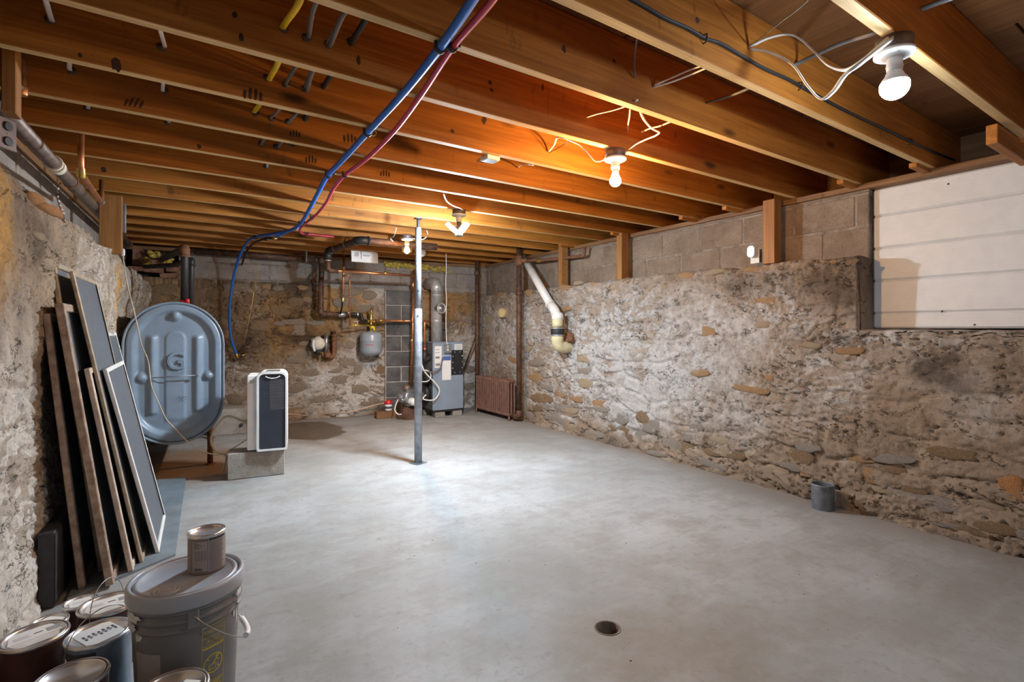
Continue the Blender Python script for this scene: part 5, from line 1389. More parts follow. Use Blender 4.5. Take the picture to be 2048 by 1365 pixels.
# brown stuff hanging at block joint near the return pipe
t = thing('pipe_stub', 'rusty hooked stub sticking out of the block by the return pipe', 'pipe', at(627, 562, Y=6.9))
mb = MB(); mb.tube(smooth_path([at(630, 546, Y=6.80), at(626, 555, Y=6.80), at(627, 566, Y=6.86), at(627, 568, Y=6.98)], 5), .014, 8); mb.lathe([(.03, -.012), (.03, .012)], at(627, 563, Y=6.88), 10, M=dirM((.2, -1, .3))); mb.obj('run', M['rust_shade'], t)
t = thing('wall_hook', 'small rusted ring bolt in the block over the brown wall', 'hook', at(577, 533, Y=7.0))
mb = MB(); p = at(577, 533, Y=7.0); a_, z_ = WB.hit(577, 533, .02); p = WB.p(a_, z_, .02)
mb.tube([p+Vector((.022*math.cos(k*.4), -.0, .022*math.sin(k*.4))) for k in range(15)], .005, 6); mb.tube([p, p-WB.n*.06], .006, 6); mb.obj('ring', M['rust_shade'], t)

# ------------------------------------------------------------------ corner: radiator, risers, drain
RX = 3.58
rd = thing('radiator', 'low brown cast-iron radiator standing in the far corner', 'radiator', (RX, 5.75, 0))
N_ = 18; ya, yb2 = 5.34, 6.20
sp = (yb2-ya)/N_
mb = MB()
def rcol():
    m_ = MB()
    for dx in (-.045, 0, .045):
        m_.lathe([(.012, .06), (.015, .075), (.0135, .10), (.0135, .44), (.015, .465), (.010, .48)], (dx, 0, 0), 10)
    m_.box((0, 0, .483), (.128, sp*.80, .044), .012); m_.box((0, 0, .072), (.128, sp*.80, .040), .012)
    return m_.mesh('column', M['radiator'])
rme = rcol()
for k in range(N_):
    o = link(bpy.data.objects.new('column', rme)); o.parent = rd; o.location = (.03*.03*(k-9), ya+(k+.5)*sp-5.75, 0); WM[o.name] = Matrix.Identity(4)
for y in (ya+.02, yb2-.02):
    for dx in (-.045, .045): mb = MB(); mb.lathe([(.018, 0), (.013, .02), (.013, .06)], (RX+dx, y, 0), 10); mb.obj('foot', M['radiator'], rd)
rx2 = Vector((3.60, 5.235, 0))
t = thing('riser_pipe', 'brown iron riser pipe standing at the near end of the radiator', 'pipe', rx2)
mb = MB(); mb.tube([(rx2.x, rx2.y, .05), (rx2.x, rx2.y, 2.2)], .0335, 18); mb.obj('run', M['iron'], t)
mb = MB(); mb.lathe([(.036, -.035), (.047, -.028), (.047, .0), (.040, .006), (.040, .03), (.036, .035)], (rx2.x, rx2.y, 1.60), 18); mb.obj('coupling', M['iron'], t)
mb = MB(); mb.lathe([(.038, -.06), (.046, -.05), (.046, .05), (.038, .06)], (rx2.x, rx2.y, 1.99), 18); mb.tube([(rx2.x-.0, rx2.y, 1.985), (rx2.x+.05, rx2.y-.11, 1.985)], .030, 14); mb.obj('tee', M['rust_shade'], t)
mb = MB(); mb.tube(bend_path([(rx2.x, rx2.y, .14), (rx2.x, rx2.y, .055), (rx2.x-.01, rx2.y+.10, .055)], .05), .040, 16); mb.obj('foot_elbow', M['iron'], t)
mb = MB(); mb.lathe([(.03, 0), (.036, .004), (.036, .025), (.028, .03)], (rx2.x-.01, rx2.y+.06, .055), 14, M=dirM((0, 1, 0))); mb.obj('union', M['steel'], t)
rx3 = Vector((3.60, 6.27, 0))
t = thing('riser_pipe', 'dark iron riser pipe in the far corner behind the radiator', 'pipe', rx3)
mb = MB(); mb.tube([(rx3.x, rx3.y, .02), (rx3.x, rx3.y, 2.1)], .0315, 16); mb.obj('run', M['iron'], t)
mb = MB(); mb.lathe([(.033, -.03), (.042, -.024), (.042, .024), (.033, .03)], (rx3.x, rx3.y, 1.93), 16); mb.obj('coupling', M['iron'], t)
mb = MB(); mb.lathe([(.033, -.03), (.040, -.024), (.040, .024), (.033, .03)], (rx3.x, rx3.y, .10), 16); mb.obj('coupling', M['iron'], t)
t = pipe('slanted_pipe', 'thin slanted brown pipe between the boiler and the corner riser', 'pipe', [at(952, 672, Y=6.30), at(926, 745, Y=6.52)], .013, 'iron', 0)
t = pipe('side_pipe', 'rusty level pipe on the block wall beside the white drain pipe', 'pipe', [(rx2.x+.05, rx2.y-.11, 1.985), at(1085, 521, X=3.74), at(1168, 512, X=3.76), at(1170, 494, X=3.76)], .017, 'rust_shade', .03, [(at(1078, 521, X=3.72), (0, 1, 0), .06, 1.6, 'brass', 'valve')])
# white plastic drain with coupling and cream elbow
Dv = [Vector((3.72, 5.30, 2.04)), at(1045, 548, X=3.66), at(1103, 613, X=3.585), at(1114.5, 628, X=3.56), at(1115, 652, X=3.56)]
Dv[3] = Vector((Dv[4].x, Dv[4].y, Dv[3].z))
dp = thing('waste_pipe', 'white plastic waste pipe slanting down the wall into a cream elbow', 'pipe', Dv[-1])
mb = MB(); mb.tube([Dv[0], Dv[2]], .047, 20); mb.obj('slanted_run', M['pvc'], dp)
mb = MB(); dd = (Dv[2]-Dv[0]).normalized(); mb.tube(bend_path([Dv[2]-dd*.05, Dv[3]+(Dv[2]-Dv[3])*.35, Dv[3]-Vector((0, 0, .06))], .06, 8), .053, 20); mb.lathe([(.055, -.012), (.057, 0), (.055, .012)], Dv[2]-dd*.04, 20, M=dirM(dd)); mb.obj('white_elbow', M['pvc'], dp)
for k in range(3):
    mb = MB(); mb.lathe([(.0475, -.006), (.0505, -.003), (.0505, .003), (.0475, .006)], Dv[0].lerp(Dv[2], .06+.05*k if k < 2 else .30), 20, M=dirM(dd)); mb.obj('joint_band', M['black' if k < 2 else 'greyink'], dp)
c = Dv[4]
zt = at(1115, 633, X=3.56).z; zb = at(1115, 655, X=3.56).z; zc = at(1115, 672, X=3.56).z
mb = MB(); mb.lathe([(.060, zt-.035), (.066, zt-.03), (.066, zt+.015), (.058, zt+.03), (.056, zt+.04)], (c.x, c.y, 0), 24); mb.obj('white_socket', M['pvc'], dp)
mb = MB(); mb.lathe([(.060, zb-.01), (.060, zt-.03)], (c.x, c.y, 0), 24); mb.obj('cream_neck', M['clay'], dp)
mb = MB(); mb.lathe([(.062, zc-.004), (.072, zc), (.075, zc+.015), (.075, zb-.022), (.070, zb-.006), (.066, zb)], (c.x, c.y, 0), 24); rb_ = mb.obj('rubber_coupling', M['rubber'], dp, label='black rubber coupling with steel clamps')
for z in (zc+.008, zb-.010): mb = MB(); mb.lathe([(.0755, -.005), (.077, -.004), (.077, .004), (.0755, .005)], (c.x, c.y, z), 24, closed=True); mb.obj('hose_clamp', M['tin'], rb_)
ez = at(1122, 690, X=3.60).z
mb = MB(); mb.tube(bend_path([(c.x, c.y, zc+.02), (c.x, c.y, ez-.02), (c.x+.30, c.y-.03, ez-.03)], .105, 12), .066, 24); mb.obj('cream_elbow', M['clay'], dp)
mb = MB(); q = random.Random(8)
for k in range(14): mb.box((c.x+.115+q.uniform(-.02, .03), c.y-.075+q.uniform(-.03, .04), zc-.01+q.uniform(-.05, .04)), (q.uniform(.03, .06),)*3, .01, rz=q.uniform(0, 3))
tag(mb.obj('rubble_patch', M['rust_shade'], wall_right), kind='stuff')
a, z = WR.hit(1010, 627)
t = thing('wall_plug', 'round tan wooden plug sticking out of the wall over the radiator', 'plug', WR.p(a, z, .03))
mb = MB(); mb.lathe([(.058, -.03), (.062, .0), (.062, .075), (.056, .085), (.035, .088), (0, .086)], WR.p(a, z, .0), 24, M=dirM(WR.n+Vector((0, -.35, .05)))); mb.obj('round_stub', simple('tan plug', (.56, .42, .20), .7, 0, .2, 18, bump=.2), t)
# outlet with white plug-in device, by the post
t = thing('wall_outlet', 'ivory outlet plate with a white oval plug-in device beside the ledge post', 'outlet', WR.p(2.20, 1.66, -.06))
a, z = WR.hit(1510, 512, -.06)
mb = MB(WR.M(a, z, -.06)); mb.box((0, 0, 0), (.072, .006, .116), .002); mb.obj('cover_plate', M['ivory'], t)
mb = MB(WR.M(a, z, -.06)); mb.box((0, -.025, 0), (.055, .045, .10), .003); mb.obj('box_body', M['galv'], t)
mb = MB(WR.M(a, z, -.06)); mb.tube([(.0, .0, .052), (.0, .0, -.008)], .0, 4) if False else None
pts = []
for k in range(24):
    a_ = 2*math.pi*k/24; pts.append((.030*math.cos(a_), .026*math.sin(a_)+(.018 if math.sin(a_) > 0 else -.018)))
m_ = WR.M(a, z+.028, -.055)
mb = MB(m_); mb.prism(pts, (0, .0, 0), (1, 0, 0), (0, 0, 1), -.05); mb.obj('plug_in_device', M['whitep'], t)

# grey pipe stub and drain in the floor
p = Vector((3.475, 1.63, 0))
t = thing('floor_pipe', 'short grey pipe stub standing up from the floor by the stone wall', 'pipe', p)
mb = MB(); mb.lathe([(.065, 0), (.064, .04), (.066, .150), (.067, .158), (.061, .158), (.060, .15), (.058, .02)], p, 32, closed=True); mb.obj('run', M['pipestub'], t)
mb = MB(); mb.lathe([(.058, .01), (0, .01)], p, 24); mb.obj('inside_dirt', M['crumb'], t)
t = thing('floor_drain', 'round open drain hole in the concrete floor', 'drain', DR)
mb = MB(); mb.lathe([(DRr-.002, -.16), (DRr-.002, .001), (DRr+.005, .0018), (DRr+.006, .0004)], DR, 40, closed=True); mb.obj('sleeve', simple('drain sleeve', (.13, .095, .07), .7, 0, .3, 30), t)
mb = MB(); mb.lathe([(DRr, -.15), (0, -.15)], DR, 32); mb.obj('bottom', M['crumb'], t)
# ------------------------------------------------------------------ lamps
M['glow_round'] = emit('lit cool bulb', COOL, L_ROUND)
M['glow_warm'] = emit('lit warm bulb', WARM, L_WARM)
M['glow_panel'] = emit('lit cool panel', COOL, L_PANEL)
M['glow_jar'] = emit('lit warm jar bulb', WARM, L_JAR)
def lampholder(label, x, y, box_h=.042):
    t = thing('ceiling_lamp', label, 'lamp', (x, y, JB))
    mb = MB(); mb.lathe([(.050, JB-box_h), (.053, JB-box_h+.002), (.053, JB-.002), (.050, JB)], (x, y, 0), 20); bx = mb.obj('junction_box', M['boxmetal'], t)
    z = JB-box_h
    mb = MB(); mb.lathe([(.026, z-.022), (.030, z-.016), (.052, z-.014), (.058, z-.010), (.058, z-.003), (.055, z)], (x, y, 0), 36); pd = mb.obj('porcelain_disc', M['porcelain'], t)
    for k in range(2): mb = MB(); mb.lathe([(.005, -.002), (.004, -.0035)], (x+.040*math.cos(.6+math.pi*k), y+.040*math.sin(.6+math.pi*k), z-.0138), 8); mb.obj('screw', M['steel'], pd)
    mb = MB(); mb.lathe([(.020, z-.062), (.0225, z-.060), (.0225, z-.020)], (x, y, 0), 24); mb.obj('socket', M['porcelain'], t)
    mb = MB()
    mb.lathe([(.0235, -.003), (.0245, 0), (.0235, .003)], (x, y, z-.048), 24, closed=True); mb.obj('socket_ring', M['porcelain'], t)
    return t, z
# round cool bulb
t, z = lampholder('porcelain ceiling lamp with a large round cool-white bulb, closest to the white panel', 1.972, .704)
def globe(x, y, zc, r, neck, rn):
    p = [(0, zc-r)]+[(r*math.sin(R(a)), zc-r*math.cos(R(a))) for a in range(12, 138, 12)]
    p += [(rn, neck)]
    return p
rb_, zc_ = .042, z-.112
mb = MB(); mb.lathe([(0, zc_-rb_)]+[(rb_*math.sin(R(a)), zc_-rb_*math.cos(R(a))) for a in range(12, 103, 7)], (1.972, .704, 0), 32, closed=True); mb.obj('bulb', M['glow_round'], t, label='lit cool-white bulb')
mb = MB(); mb.lathe([(rb_*math.sin(R(a)), zc_-rb_*math.cos(R(a))) for a in (103, 112, 124, 138)]+[(.024, z-.070), (.018, z-.060)], (1.972, .704, 0), 32); mb.obj('bulb_collar', M['whitep'], t)
# warm bulb
wx, wy = 1.968, 1.962
t, z = lampholder('porcelain ceiling lamp with a lit warm yellow bulb', wx, wy)
mb = MB(); mb.lathe([(.016, z-.082), (.018, z-.060)], (wx, wy, 0), 20); mb.obj('bulb_collar', M['ivory'], t)
mb = MB(); mb.lathe(globe(0, 0, z-.122, .030, z-.080, .015), (wx, wy, 0), 28); mb.obj('bulb', M['glow_warm'], t, label='lit warm bulb')
# folding cool lamp with three panels
gx, gy = 1.920, 3.635
t, z = lampholder('ceiling lamp with a folding cool-white lamp of several bright panels', gx, gy, .036)
mb = MB(); mb.lathe([(.020, z-.176), (.030, z-.170), (.034, z-.145), (.028, z-.115), (.018, z-.105), (.018, z-.062)], (gx, gy, 0), 24); hub = mb.obj('lamp_hub', M['steel'], t)
hc = Vector((gx, gy, z-.162))
for k, (azd, tilt_, L_) in enumerate(((178, -38, .105), (-78, -38, .10), (70, -38, .10))):
    a = R(azd); d = Vector((math.cos(a), math.sin(a), 0)); s_ = Vector((-d.y, d.x, 0)); dn = (d*math.cos(R(tilt_))-Vector((0, 0, math.sin(R(tilt_)))))
    nn = dn.cross(s_).normalized()
    if nn.z < 0: nn = -nn
    Mx = Matrix((dn, s_, nn)).transposed()
    c = hc+dn*(.03+L_/2)
    mb = MB(); mb.box(c+nn*.006, (L_, .062, .010), .004, M=Mx); pn = mb.obj('panel_back', M['steel'], t)
    mb = MB(); mb.box(c-nn*.003, (L_-.012, .052, .007), .003, M=Mx); mb.obj('light_panel', M['glow_panel'], pn)
mb = MB(); mb.lathe([(.0, -.012), (.022, -.010), (.024, 0)], hc, 20); mb.obj('centre_lens', M['glow_panel'], hub)
# jar lamp
jx, jy = 1.995, 4.889
t, z = lampholder('ceiling lamp with a warm bulb in a clear jar shade, behind the steel column', jx, jy)
gm = G('jar glass'); gm.put(gm.b.inputs['Transmission Weight'], 1.0); gm.put(gm.b.inputs['Roughness'], .12); gm.put(gm.b.inputs['IOR'], 1.05); gm.put(gm.b.inputs['Base Color'], (1, .95, .88, 1))
mb = MB(); mb.lathe([(.040, z-.135), (.046, z-.125), (.046, z-.03), (.042, z-.016)], (jx, jy, 0), 28, closed=True); mb.obj('jar_shade', gm.m, t, label='clear glass jar shade')
mb = MB(); mb.lathe(globe(0, 0, z-.118, .027, z-.078, .015), (jx, jy, 0), 24); mb.obj('bulb', M['glow_jar'], t, label='lit warm bulb')
t = thing('white_disc', 'small white disc cover on the joist behind the steel column', 'disc', at(846, 500, Y=5.30))
p = at(843, 502, Y=5.70); mb = MB(); mb.lathe([(.05, 0), (.052, .004), (.045, .03), (.02, .04), (0, .041)], Vector((p.x, 5.70, JB-.035)), 20, M=dirM((0, -1, -.6))); mb.obj('cover', M['porcelain'], t)

# white flat cables feeding the lamps
def cable(name, label, pts, r, mat, flat=1.0, n=7, cat='cable', up=None, group=None):
    t = thing(name, label, cat, pts[0], group=group)
    mb = MB(); mb.tube(smooth_path(pts, n), r, 8, flat=flat, up=up); mb.obj('run', M[mat], t); return t
E0 = Vector((1.915, .70, JB-.018))
h = at(1497, 95, Y=1.13)
cable('lamp_cable', 'upper loop of white flat cable beside the round cool-white lamp', [h, at(1540, 75, Y=1.05), at(1585, 70, Y=.98), at(1625, 100, Y=.92), at(1655, 130, Y=.86), at(1690, 140, Y=.80), at(1720, 125, Y=.745), E0], .0078, 'wirewhite', .45)
cable('lamp_cable', 'lower drooping loop of white flat cable beside the round cool-white lamp', [h+Vector((0, -.004, -.008)), at(1540, 105, Y=1.06), at(1585, 130, Y=.99), at(1615, 172, Y=.93), at(1642, 198, Y=.89), at(1667, 182, Y=.84), at(1690, 150, Y=.78), at(1720, 128, Y=.735), E0+Vector((0, -.012, -.004))], .0078, 'wirewhite', .45)
cable('ceiling_cable', 'thin bare wire running up from the hole behind the white cable loops', [h+Vector((0, -.005, .004)), at(1530, 70, Y=1.02), at(1560, 45, Y=.94), at(1600, 15, Y=.86), at(1630, -15, Y=.80)], .0022, 'fr_tan', n=5)
h2_ = at(1306, 175, Y=1.52)
cable('ceiling_cable', 'pale cable pair crossing a joist bay above the black stapled cable, lower one', [h2_, at(1340, 165, Y=1.44), at(1380, 150, Y=1.34), at(1430, 128, Y=1.175), at(1450, 118, Y=1.172)], .006, 'wirewhite', .5)
cable('ceiling_cable', 'pale cable pair crossing a joist bay above the black stapled cable, upper one', [h2_+Vector((.002, 0, .008)), at(1345, 155, Y=1.44), at(1380, 140, Y=1.34), at(1418, 126, Y=1.178), at(1440, 112, Y=1.172)], .0055, 'wirewhite', .5)
cable('ceiling_cable', 'grey cable through the joist bay below the black stapled cable', [at(1413, 206, Y=1.52), at(1460, 192, Y=1.36), at(1508, 172, Y=1.172), at(1590, 130, Y=1.13), at(1680, 88, Y=.90), at(1760, 62, Y=.726), at(1845, 18, Y=.683), at(1905, -5, Y=.55)], .0085, 'wiregrey', .55)
# black cable stapled along the near joist
bc = [at(px, py, Y=1.13-.008) for px, py in ((1255, -6), (1290, 14), (1330, 37), (1375, 57), (1410, 77), (1440, 87), (1480, 110), (1530, 138), (1570, 156), (1600, 172), (1650, 200), (1700, 226), (1760, 254), (1820, 283), (1870, 305), (1908, 320))]
t = cable('stapled_cable', 'black cable stapled along the side of the joist by the cool lamp', bc, .0085, 'wireblack', .6)
for i in (4, 9, 13):
    p = bc[i]; mb = MB(); mb.tube([p+Vector((0, .01, .016)), p+Vector((0, -.008, .013)), p+Vector((0, -.008, -.013)), p+Vector((0, .01, -.016))], .0025, 6); mb.obj('staple', M['black'], t)
# warm lamp cables
hw = at(1096, 305, Y=2.357)
ew = Vector((wx-.05, wy+.01, JB-.03))
cable('lamp_cable', 'white cable looping down to the warm yellow lamp from the joist', [hw, at(1108, 290, Y=2.28), at(1113, 277, Y=2.12), at(1125, 276, Y=2.03), at(1140, 282, Y=2.05), at(1160, 291, Y=2.06), at(1175, 306, Y=2.04), at(1190, 322, Y=2.02), at(1205, 321, Y=1.99), ew], .0062, 'wirewhite', .5)
cable('ceiling_cable', 'thin bare wire beside the white loop near the warm yellow lamp', [hw+Vector((.004, -.003, -.004)), at(1120, 294, Y=2.2), at(1132, 286, Y=2.08), at(1138, 282, Y=2.0)], .0022, 'iron', n=5)
cable('lamp_cable', 'white cable dropping from the joist edge and folding back to the warm yellow lamp', [at(1280, 220, Y=1.62), at(1284, 232, Y=1.64), at(1292, 245, Y=1.68), at(1305, 258, Y=1.74), at(1318, 265, Y=1.80), at(1310, 272, Y=1.84), at(1290, 280, Y=1.90), at(1270, 290, Y=1.93), Vector((wx+.045, wy-.01, JB-.018))], .0062, 'wirewhite', .5)
cable('ceiling_cable', 'white cable entering a hole in the joist above the warm yellow lamp', [at(1173, 235, Y=1.94), at(1195, 228, Y=1.86), at(1225, 221, Y=1.74), at(1258, 210, Y=1.57), at(1275, 200, Y=1.5)], .0055, 'wirewhite', .5)
cable('ceiling_cable', 'short pale cable hanging into a joist hole near the warm yellow lamp', [at(1255, 262, Y=1.94), at(1256, 250, Y=1.86), at(1259, 232, Y=1.72), at(1260, 217, Y=1.60)], .004, 'foam')
cable('ceiling_cable', 'pale cable crossing behind the folded white loop by the warm lamp', [at(1283, 264, Y=1.94), at(1300, 257, Y=1.86), at(1320, 252, Y=1.78), at(1342, 243, Y=1.66)], .0045, 'foam')
cable('ceiling_cable', 'dark wire hanging from a nail on the joist side', [at(1278, 58, Y=1.2), at(1272, 90, Y=1.35), at(1269, 125, Y=1.46), at(1270, 155, Y=1.512)], .0038, 'wiregrey')
cable('lamp_cable', 'white cable curving down to the folding cool-white lamp', [at(887, 388, Y=3.2), at(893, 402, Y=3.3), at(905, 411, Y=3.4), at(918, 416, Y=3.5), at(925, 420, Y=3.58), Vector((gx+.035, gy-.03, JB-.02))], .0058, 'wirewhite', .6)
cable('ceiling_cable', 'short white cable end by the small square fitting', [at(1036, 336, Y=2.776), at(1042, 330, Y=2.68), at(1055, 329, Y=2.56), at(1066, 331, Y=2.44)], .0055, 'wirewhite', .5)
cable('lamp_cable', 'white cable looping from the jar lamp to the joist near the steel column', [at(853, 461, Y=4.87), at(855, 467, Y=4.87), at(852, 475, Y=4.88), at(842, 480, Y=4.89), Vector((jx+.05, jy, JB-.03))], .0048, 'wirewhite')
cable('ceiling_cable', 'thin white cable dangling in a zigzag over the brown drain pipe', [at(793, 456, Y=4.46), at(790, 466, Y=4.5), at(787, 474, Y=4.6), at(781, 477, Y=4.7), at(786, 483, Y=4.72)], .004, 'wirewhite', n=4)
# cables threading through the joists
def thread(label, X, ks, z, r, mat, sag=.015, wob=.01, sd=0, flat=.7, end=None):
    q = random.Random(sd); pts = []
    for k in range(ks[0], ks[1]+1):
        pts.append(Vector((X+(k-1)*.008+q.uniform(-wob, wob), JY(k)+.02, z+q.uniform(-.006, .006))))
        if k < ks[1]: pts.append(Vector((X+(k-.5)*.008+q.uniform(-wob, wob)*2, JY(k)+.23, z+q.uniform(.2, 1)*sag*(1 if q.random() < .6 else -1))))
    return cable('joist_cable', label, pts, r, mat, flat, 5)
thread('white cable threaded through the joists closest to the outlet post', -.345, (-1, 4), 2.212, .0085, 'wirewhite', sd=1, flat=.5)
thread('white cable threaded through the joists between the outlet post and the yellow one', -.028, (-1, 6), 2.213, .0075, 'wirewhite', sd=2, flat=.5)
thread('yellow cable threaded through the joists', .338, (-2, 3), 2.195, .0115, 'wireyel', sd=3, flat=.55, sag=.008)
thread('grey cable threaded through the joists just beside the yellow one', .411, (-2, 4), 2.187, .008, 'wiregrey', sd=4)
thread('grey cable pair threaded through the joists, beside the black one, thicker strand', .490, (-2, 5), 2.186, .0085, 'wiregrey', sd=5)
thread('grey cable pair threaded through the joists, beside the black one, thinner strand', .478, (-2, 2), 2.192, .006, 'wiregrey', sd=6)
thread('thick black cable threaded through the joists near the blue pipe', .570, (0, 8), 2.221, .011, 'wireblack', sd=7, flat=1)
# drilled holes with dark edges where the cables pass
mb = MB()
for X, z, k0, k1 in ((-.345, 2.212, 0, 4), (-.028, 2.213, 0, 6), (.338, 2.195, 0, 3), (.411, 2.187, 0, 4), (.488, 2.187, 0, 5), (.570, 2.221, 0, 8)):
    for k in range(k0, k1+1): mb.lathe([(.013, 0), (.016, .0015), (0, .0016)], (X+(k-1)*.008-.002, JY(k)-.0004, z), 12, M=dirM((0, -1, 0)))
tag(mb.obj('cable_holes', M['crumb'], ceiling), kind='stuff')

# ------------------------------------------------------------------ blue and red plastic water pipes
zb_ = JB-.016
bp_ = [at(px, py, Z=zb_) for px, py in ((1010, -110), (945, 0), (880, 95), (808, 185), (735, 265), (690, 315), (655, 352), (635, 388), (618, 420), (602, 446), (585, 459), (560, 466), (535, 470))]
bp_ += [at(513, 473, Y=5.80), at(497, 482, Y=6.15), at(486, 498, Y=6.45), at(476, 522, Y=6.65), at(467, 556, Y=6.78), at(461, 598, Y=6.84), at(459, 640, Y=6.88), at(463, 680, Y=6.90), at(474, 712, Y=6.93)]
t = thing('blue_pipe', 'bright blue plastic water pipe strapped under the joists and curving down the far wall', 'pipe', bp_[1])
mb = MB(); mb.tube(smooth_path(bp_, 7), .0148, 14); mb.obj('run', M['bluep'], t)
mb = MB(); mb.lathe([(.012, -.03), (.017, -.025), (.017, .03), (.010, .04)], bp_[-1], 12, M=dirM((.4, .2, -.8))); mb.tube([bp_[-1]+Vector((.01, 0, -.02)), bp_[-1]+Vector((.09, .0, .015)), bp_[-1]+Vector((.10, .14, .03))], .014, 10); mb.obj('brass_fitting', M['brass'], t)
mb = MB(); mb.tube([bp_[-1]+Vector((.03, -.02, -.01)), bp_[-1]+Vector((.13, -.05, .0))], .010, 8); mb.obj('grey_valve', M['boxmetal'], t)
rp_ = [at(px, py, Z=zb_+.004) for px, py in ((1050, -110), (985, 0), (905, 95), (845, 186), (790, 260), (735, 316), (690, 350), (668, 376), (652, 406), (632, 430), (612, 446), (602, 455), (600, 463), (607, 468), (620, 469), (640, 471), (668, 474))]
t2 = thing('red_pipe', 'red plastic water pipe strapped under the joists beside the blue one', 'pipe', rp_[1])
mb = MB(); mb.tube(smooth_path(rp_, 7), .0112, 14); mb.obj('run', M['redp'], t2)
def clip(tt, px, py, r, dx=1):
    p = at(px, py, Z=zb_); mb = MB()
    pts = [p+Vector((-r*1.1, 0, .018)), p+Vector((-r*1.15, 0, 0)), p+Vector((-r*.7, 0, -r*.95)), p+Vector((0, 0, -r*1.25)), p+Vector((r*.7, 0, -r*.95)), p+Vector((r*1.15, 0, 0)), p+Vector((r*1.1, 0, .018))]
    mb.tube(pts, .0042, 6, flat=2.2, up=(0, 1, 0)); mb.box(p+Vector((dx*r*1.6, 0, .010)), (.016, .022, .014), .003); mb.obj('pipe_clip', M['blackp'], tt)
for px, py in ((880, 95), (735, 265), (657, 350), (602, 446), (512, 475)): clip(t, px, py, .0155)
for px, py in ((905, 95), (690, 350), (624, 436), (613, 468)): clip(t2, px, py, .0120)
for px, py in ((746, 266), (640, 382)):
    p = at(px, py, Z=JB-.006); mb = MB(); mb.tube([p+Vector((.016*math.cos(k*.5), .010*math.sin(k*.5), -.010*math.sin(k*.5))) for k in range(13)], .003, 6); mb.obj('wire_eye', M['brass'], t)
# second, smaller blue branch and the black pipe behind it
br = [at(582, 459, Z=zb_-.004), at(560, 471, Y=5.45), at(548, 476, Y=5.6), at(530, 478, Y=5.85), at(512, 484, Y=6.15), at(500, 494, Y=6.45), at(490, 510, Y=6.7), at(485, 526, Y=6.85), at(483, 530, Y=7.02)]
t = thing('black_pipe', 'thin black pipe branching off behind the blue pipe into the block wall', 'pipe', br[0])
mb = MB(); mb.tube(smooth_path(br[2:], 6), .0105, 10); mb.obj('run', M['black'], t)
mb = MB(); mb.tube(smooth_path([at(596, 455, Z=zb_-.004), at(576, 463, Z=zb_-.006), at(558, 472, Y=5.45), at(548, 476, Y=5.6)], 6), .0125, 10); mb.obj('blue_stub', M['bluep'], t, label='short blue end of the branch')
for px, py, Y in ((512, 475, 5.78), (561, 469, 5.42), (533, 478, 5.8), (550, 476, 5.56)):
    mb = MB(); mb.lathe([(.014, -.022), (.019, -.018), (.019, .018), (.014, .022)], at(px, py, Y=Y), 12, M=dirM((-.3, 1, 0))); mb.obj('fitting', M['black' if px < 550 else 'brass'], t)

# ------------------------------------------------------------------ steel pipe along the left wall, copper riser, outlet
S0 = Vector((-.592, 1.9, 2.015)); S1 = at(205, 437, Z=2.00); S2 = at(258, 490, Z=1.995)
d = (S2-S0).normalized()
t = thing('steel_pipe', 'long grey-brown steel pipe slung along the wall under the joists', 'pipe', S0)
mb = MB(); mb.tube([S0, S2], .0325, 18); mb.obj('run', M['boxmetal'], t)
for f, k, l, m, nm in ((.375, 1.22, .05, 'foam', 'pale_coupling'), (.36, 1.3, .02, 'foam', 'pale_coupling'), (.475, 1.12, .10, 'boxmetal', 'coupling'), (.985, 1.2, .05, 'iron', 'end_collar')):
    p = S0.lerp(S2, f); r_ = .0325*k; mb = MB(); mb.lathe([(r_*.94, -l/2), (r_, -l/2+.003), (r_, l/2-.003), (r_*.94, l/2)], p, 18, M=dirM(d)); mb.obj(nm, M[m], t)
p = S0.lerp(S2, .445); mb = MB()
pts = [p+Vector((.036*math.cos(a), 0, .036*math.sin(a))) for a in (2.6, 3.3, 4.0, 4.7, 5.4, 6.0)]
mb.tube([p+Vector((-.03, 0, .08))]+pts+[p+Vector((.034, 0, .08))], .003, 6, flat=4, up=(0, 1, 0))
mb.obj('strap_loop', M['rust_shade'], t)
c0 = p+Vector((-.045, .01, -.01)); mb = MB(); path = smooth_path([c0, c0+Vector((-.02, .02, -.06)), c0+Vector((-.01, .05, -.13)), c0+Vector((.0, .14, -.18))], 6)
mb.tube(path, .0025, 6, flat=5, up=(0, 1, 0)); st_ = mb.obj('loose_strap', M['rust_shade'], t, label='rusty perforated hanging strap')
mb = MB()
for i in range(2, len(path)-1, 2): mb.lathe([(.005, 0), (.005, .001)], path[i]+Vector((.006, -.012, .004)), 8, M=dirM((.6, -1, .2)))
mb.obj('strap_holes', M['whitep'], st_)
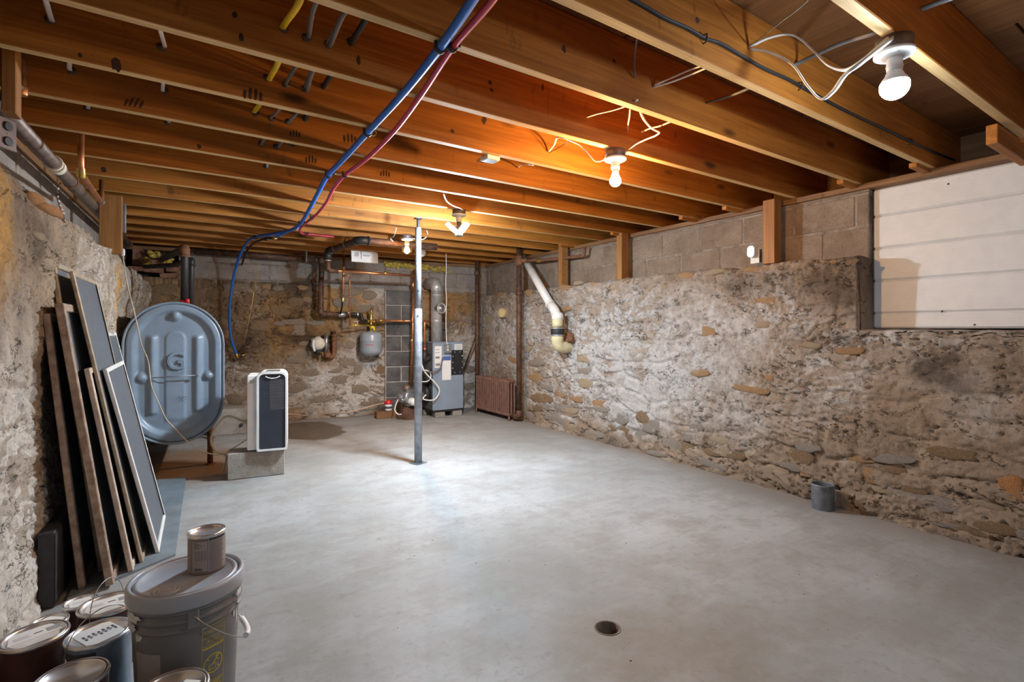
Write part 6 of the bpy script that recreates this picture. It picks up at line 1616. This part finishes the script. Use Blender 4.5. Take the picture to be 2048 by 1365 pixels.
t = pipe('copper_riser', 'thin copper pipe bent under the joists above the long steel pipe', 'pipe', [at(162, 318, Y=3.2)+Vector((0, 0, .12)), at(162, 346, Y=3.25), at(203, 406, Y=4.15), at(203, 392, Y=4.18)+Vector((0, 0, .1))], .0135, 'copper', .03, [(at(162, 345, Y=3.26), (0, .5, -1), .05, 1.35, 'brass', 'fitting'), (at(203, 404, Y=4.14), (0, 1, .2), .05, 1.35, 'steel', 'fitting')])
t = pipe('copper_riser', 'brown bent pipe above the joist edge by the outlet post', 'pipe', [at(20, 116, Y=2.74), at(42, 118, Y=2.75), at(44, 180, Y=2.76), at(22, 160, Y=2.69)], .014, 'rust_shade', .03, [(at(43, 140, Y=2.755), (0, 0, 1), .04, 1.3, 'rust_shade', 'fitting'), (at(43, 182, Y=2.755), (0, 0, 1), .035, 1.4, 'copper', 'fitting')])
oc = at(14, 268, Y=2.66)
t = thing('wall_outlet', 'brown metal outlet plate with two dark receptacles below the wooden stud', 'outlet', oc)
OM = Matrix.Translation(oc) @ Matrix.Rotation(R(55), 4, 'Z')
mb = MB(OM); mb.box((0, .022, 0), (.062, .042, .10), .004); mb.obj('box_body', M['galv'], t)
mb = MB(OM); mb.box((0, 0, 0), (.072, .006, .118), .003); op = mb.obj('cover_plate', M['outletbrown'], t)
for z in (-.028, .028): mb = MB(OM); mb.lathe([(.017, 0), (.017, .004), (.014, .005)], (0, -.003, z), 18, M=dirM((0, -1, 0))); mb.obj('receptacle', M['black'], op)
mb = MB(OM); mb.lathe([(.004, 0), (.003, .002)], (0, -.003, 0), 8, M=dirM((0, -1, 0))); mb.obj('screw', M['tin'], op)
# small square fitting under a joist
p = at(980, 318, Z=JB-.012)
t = thing('square_fitting', 'small pale square fitting screwed under a joist', 'fitting', p)
mb = MB(); mb.box((p.x, p.y-.0, JB-.013), (.085, .075, .022), .003, rz=.05); mb.obj('housing', M['whitep'], t)
mb = MB(); mb.box((p.x, p.y, JB-.0245), (.072, .062, .002), .0005, rz=.05); mb.obj('cover', M['steel'], t)
# nails through the deck
mb = MB(); q = random.Random(17)
for k in range(60):
    x = q.uniform(.8, 3.6); y = q.choice([JY(i) for i in range(-2, 5)])+q.uniform(.02, .40); mb.tube([(x, y, JT), (x+q.uniform(-.003, .003), y, JT-q.uniform(.02, .05))], .0018, 5)
tag(mb.obj('nail_points', M['black'], ceiling), kind='stuff')
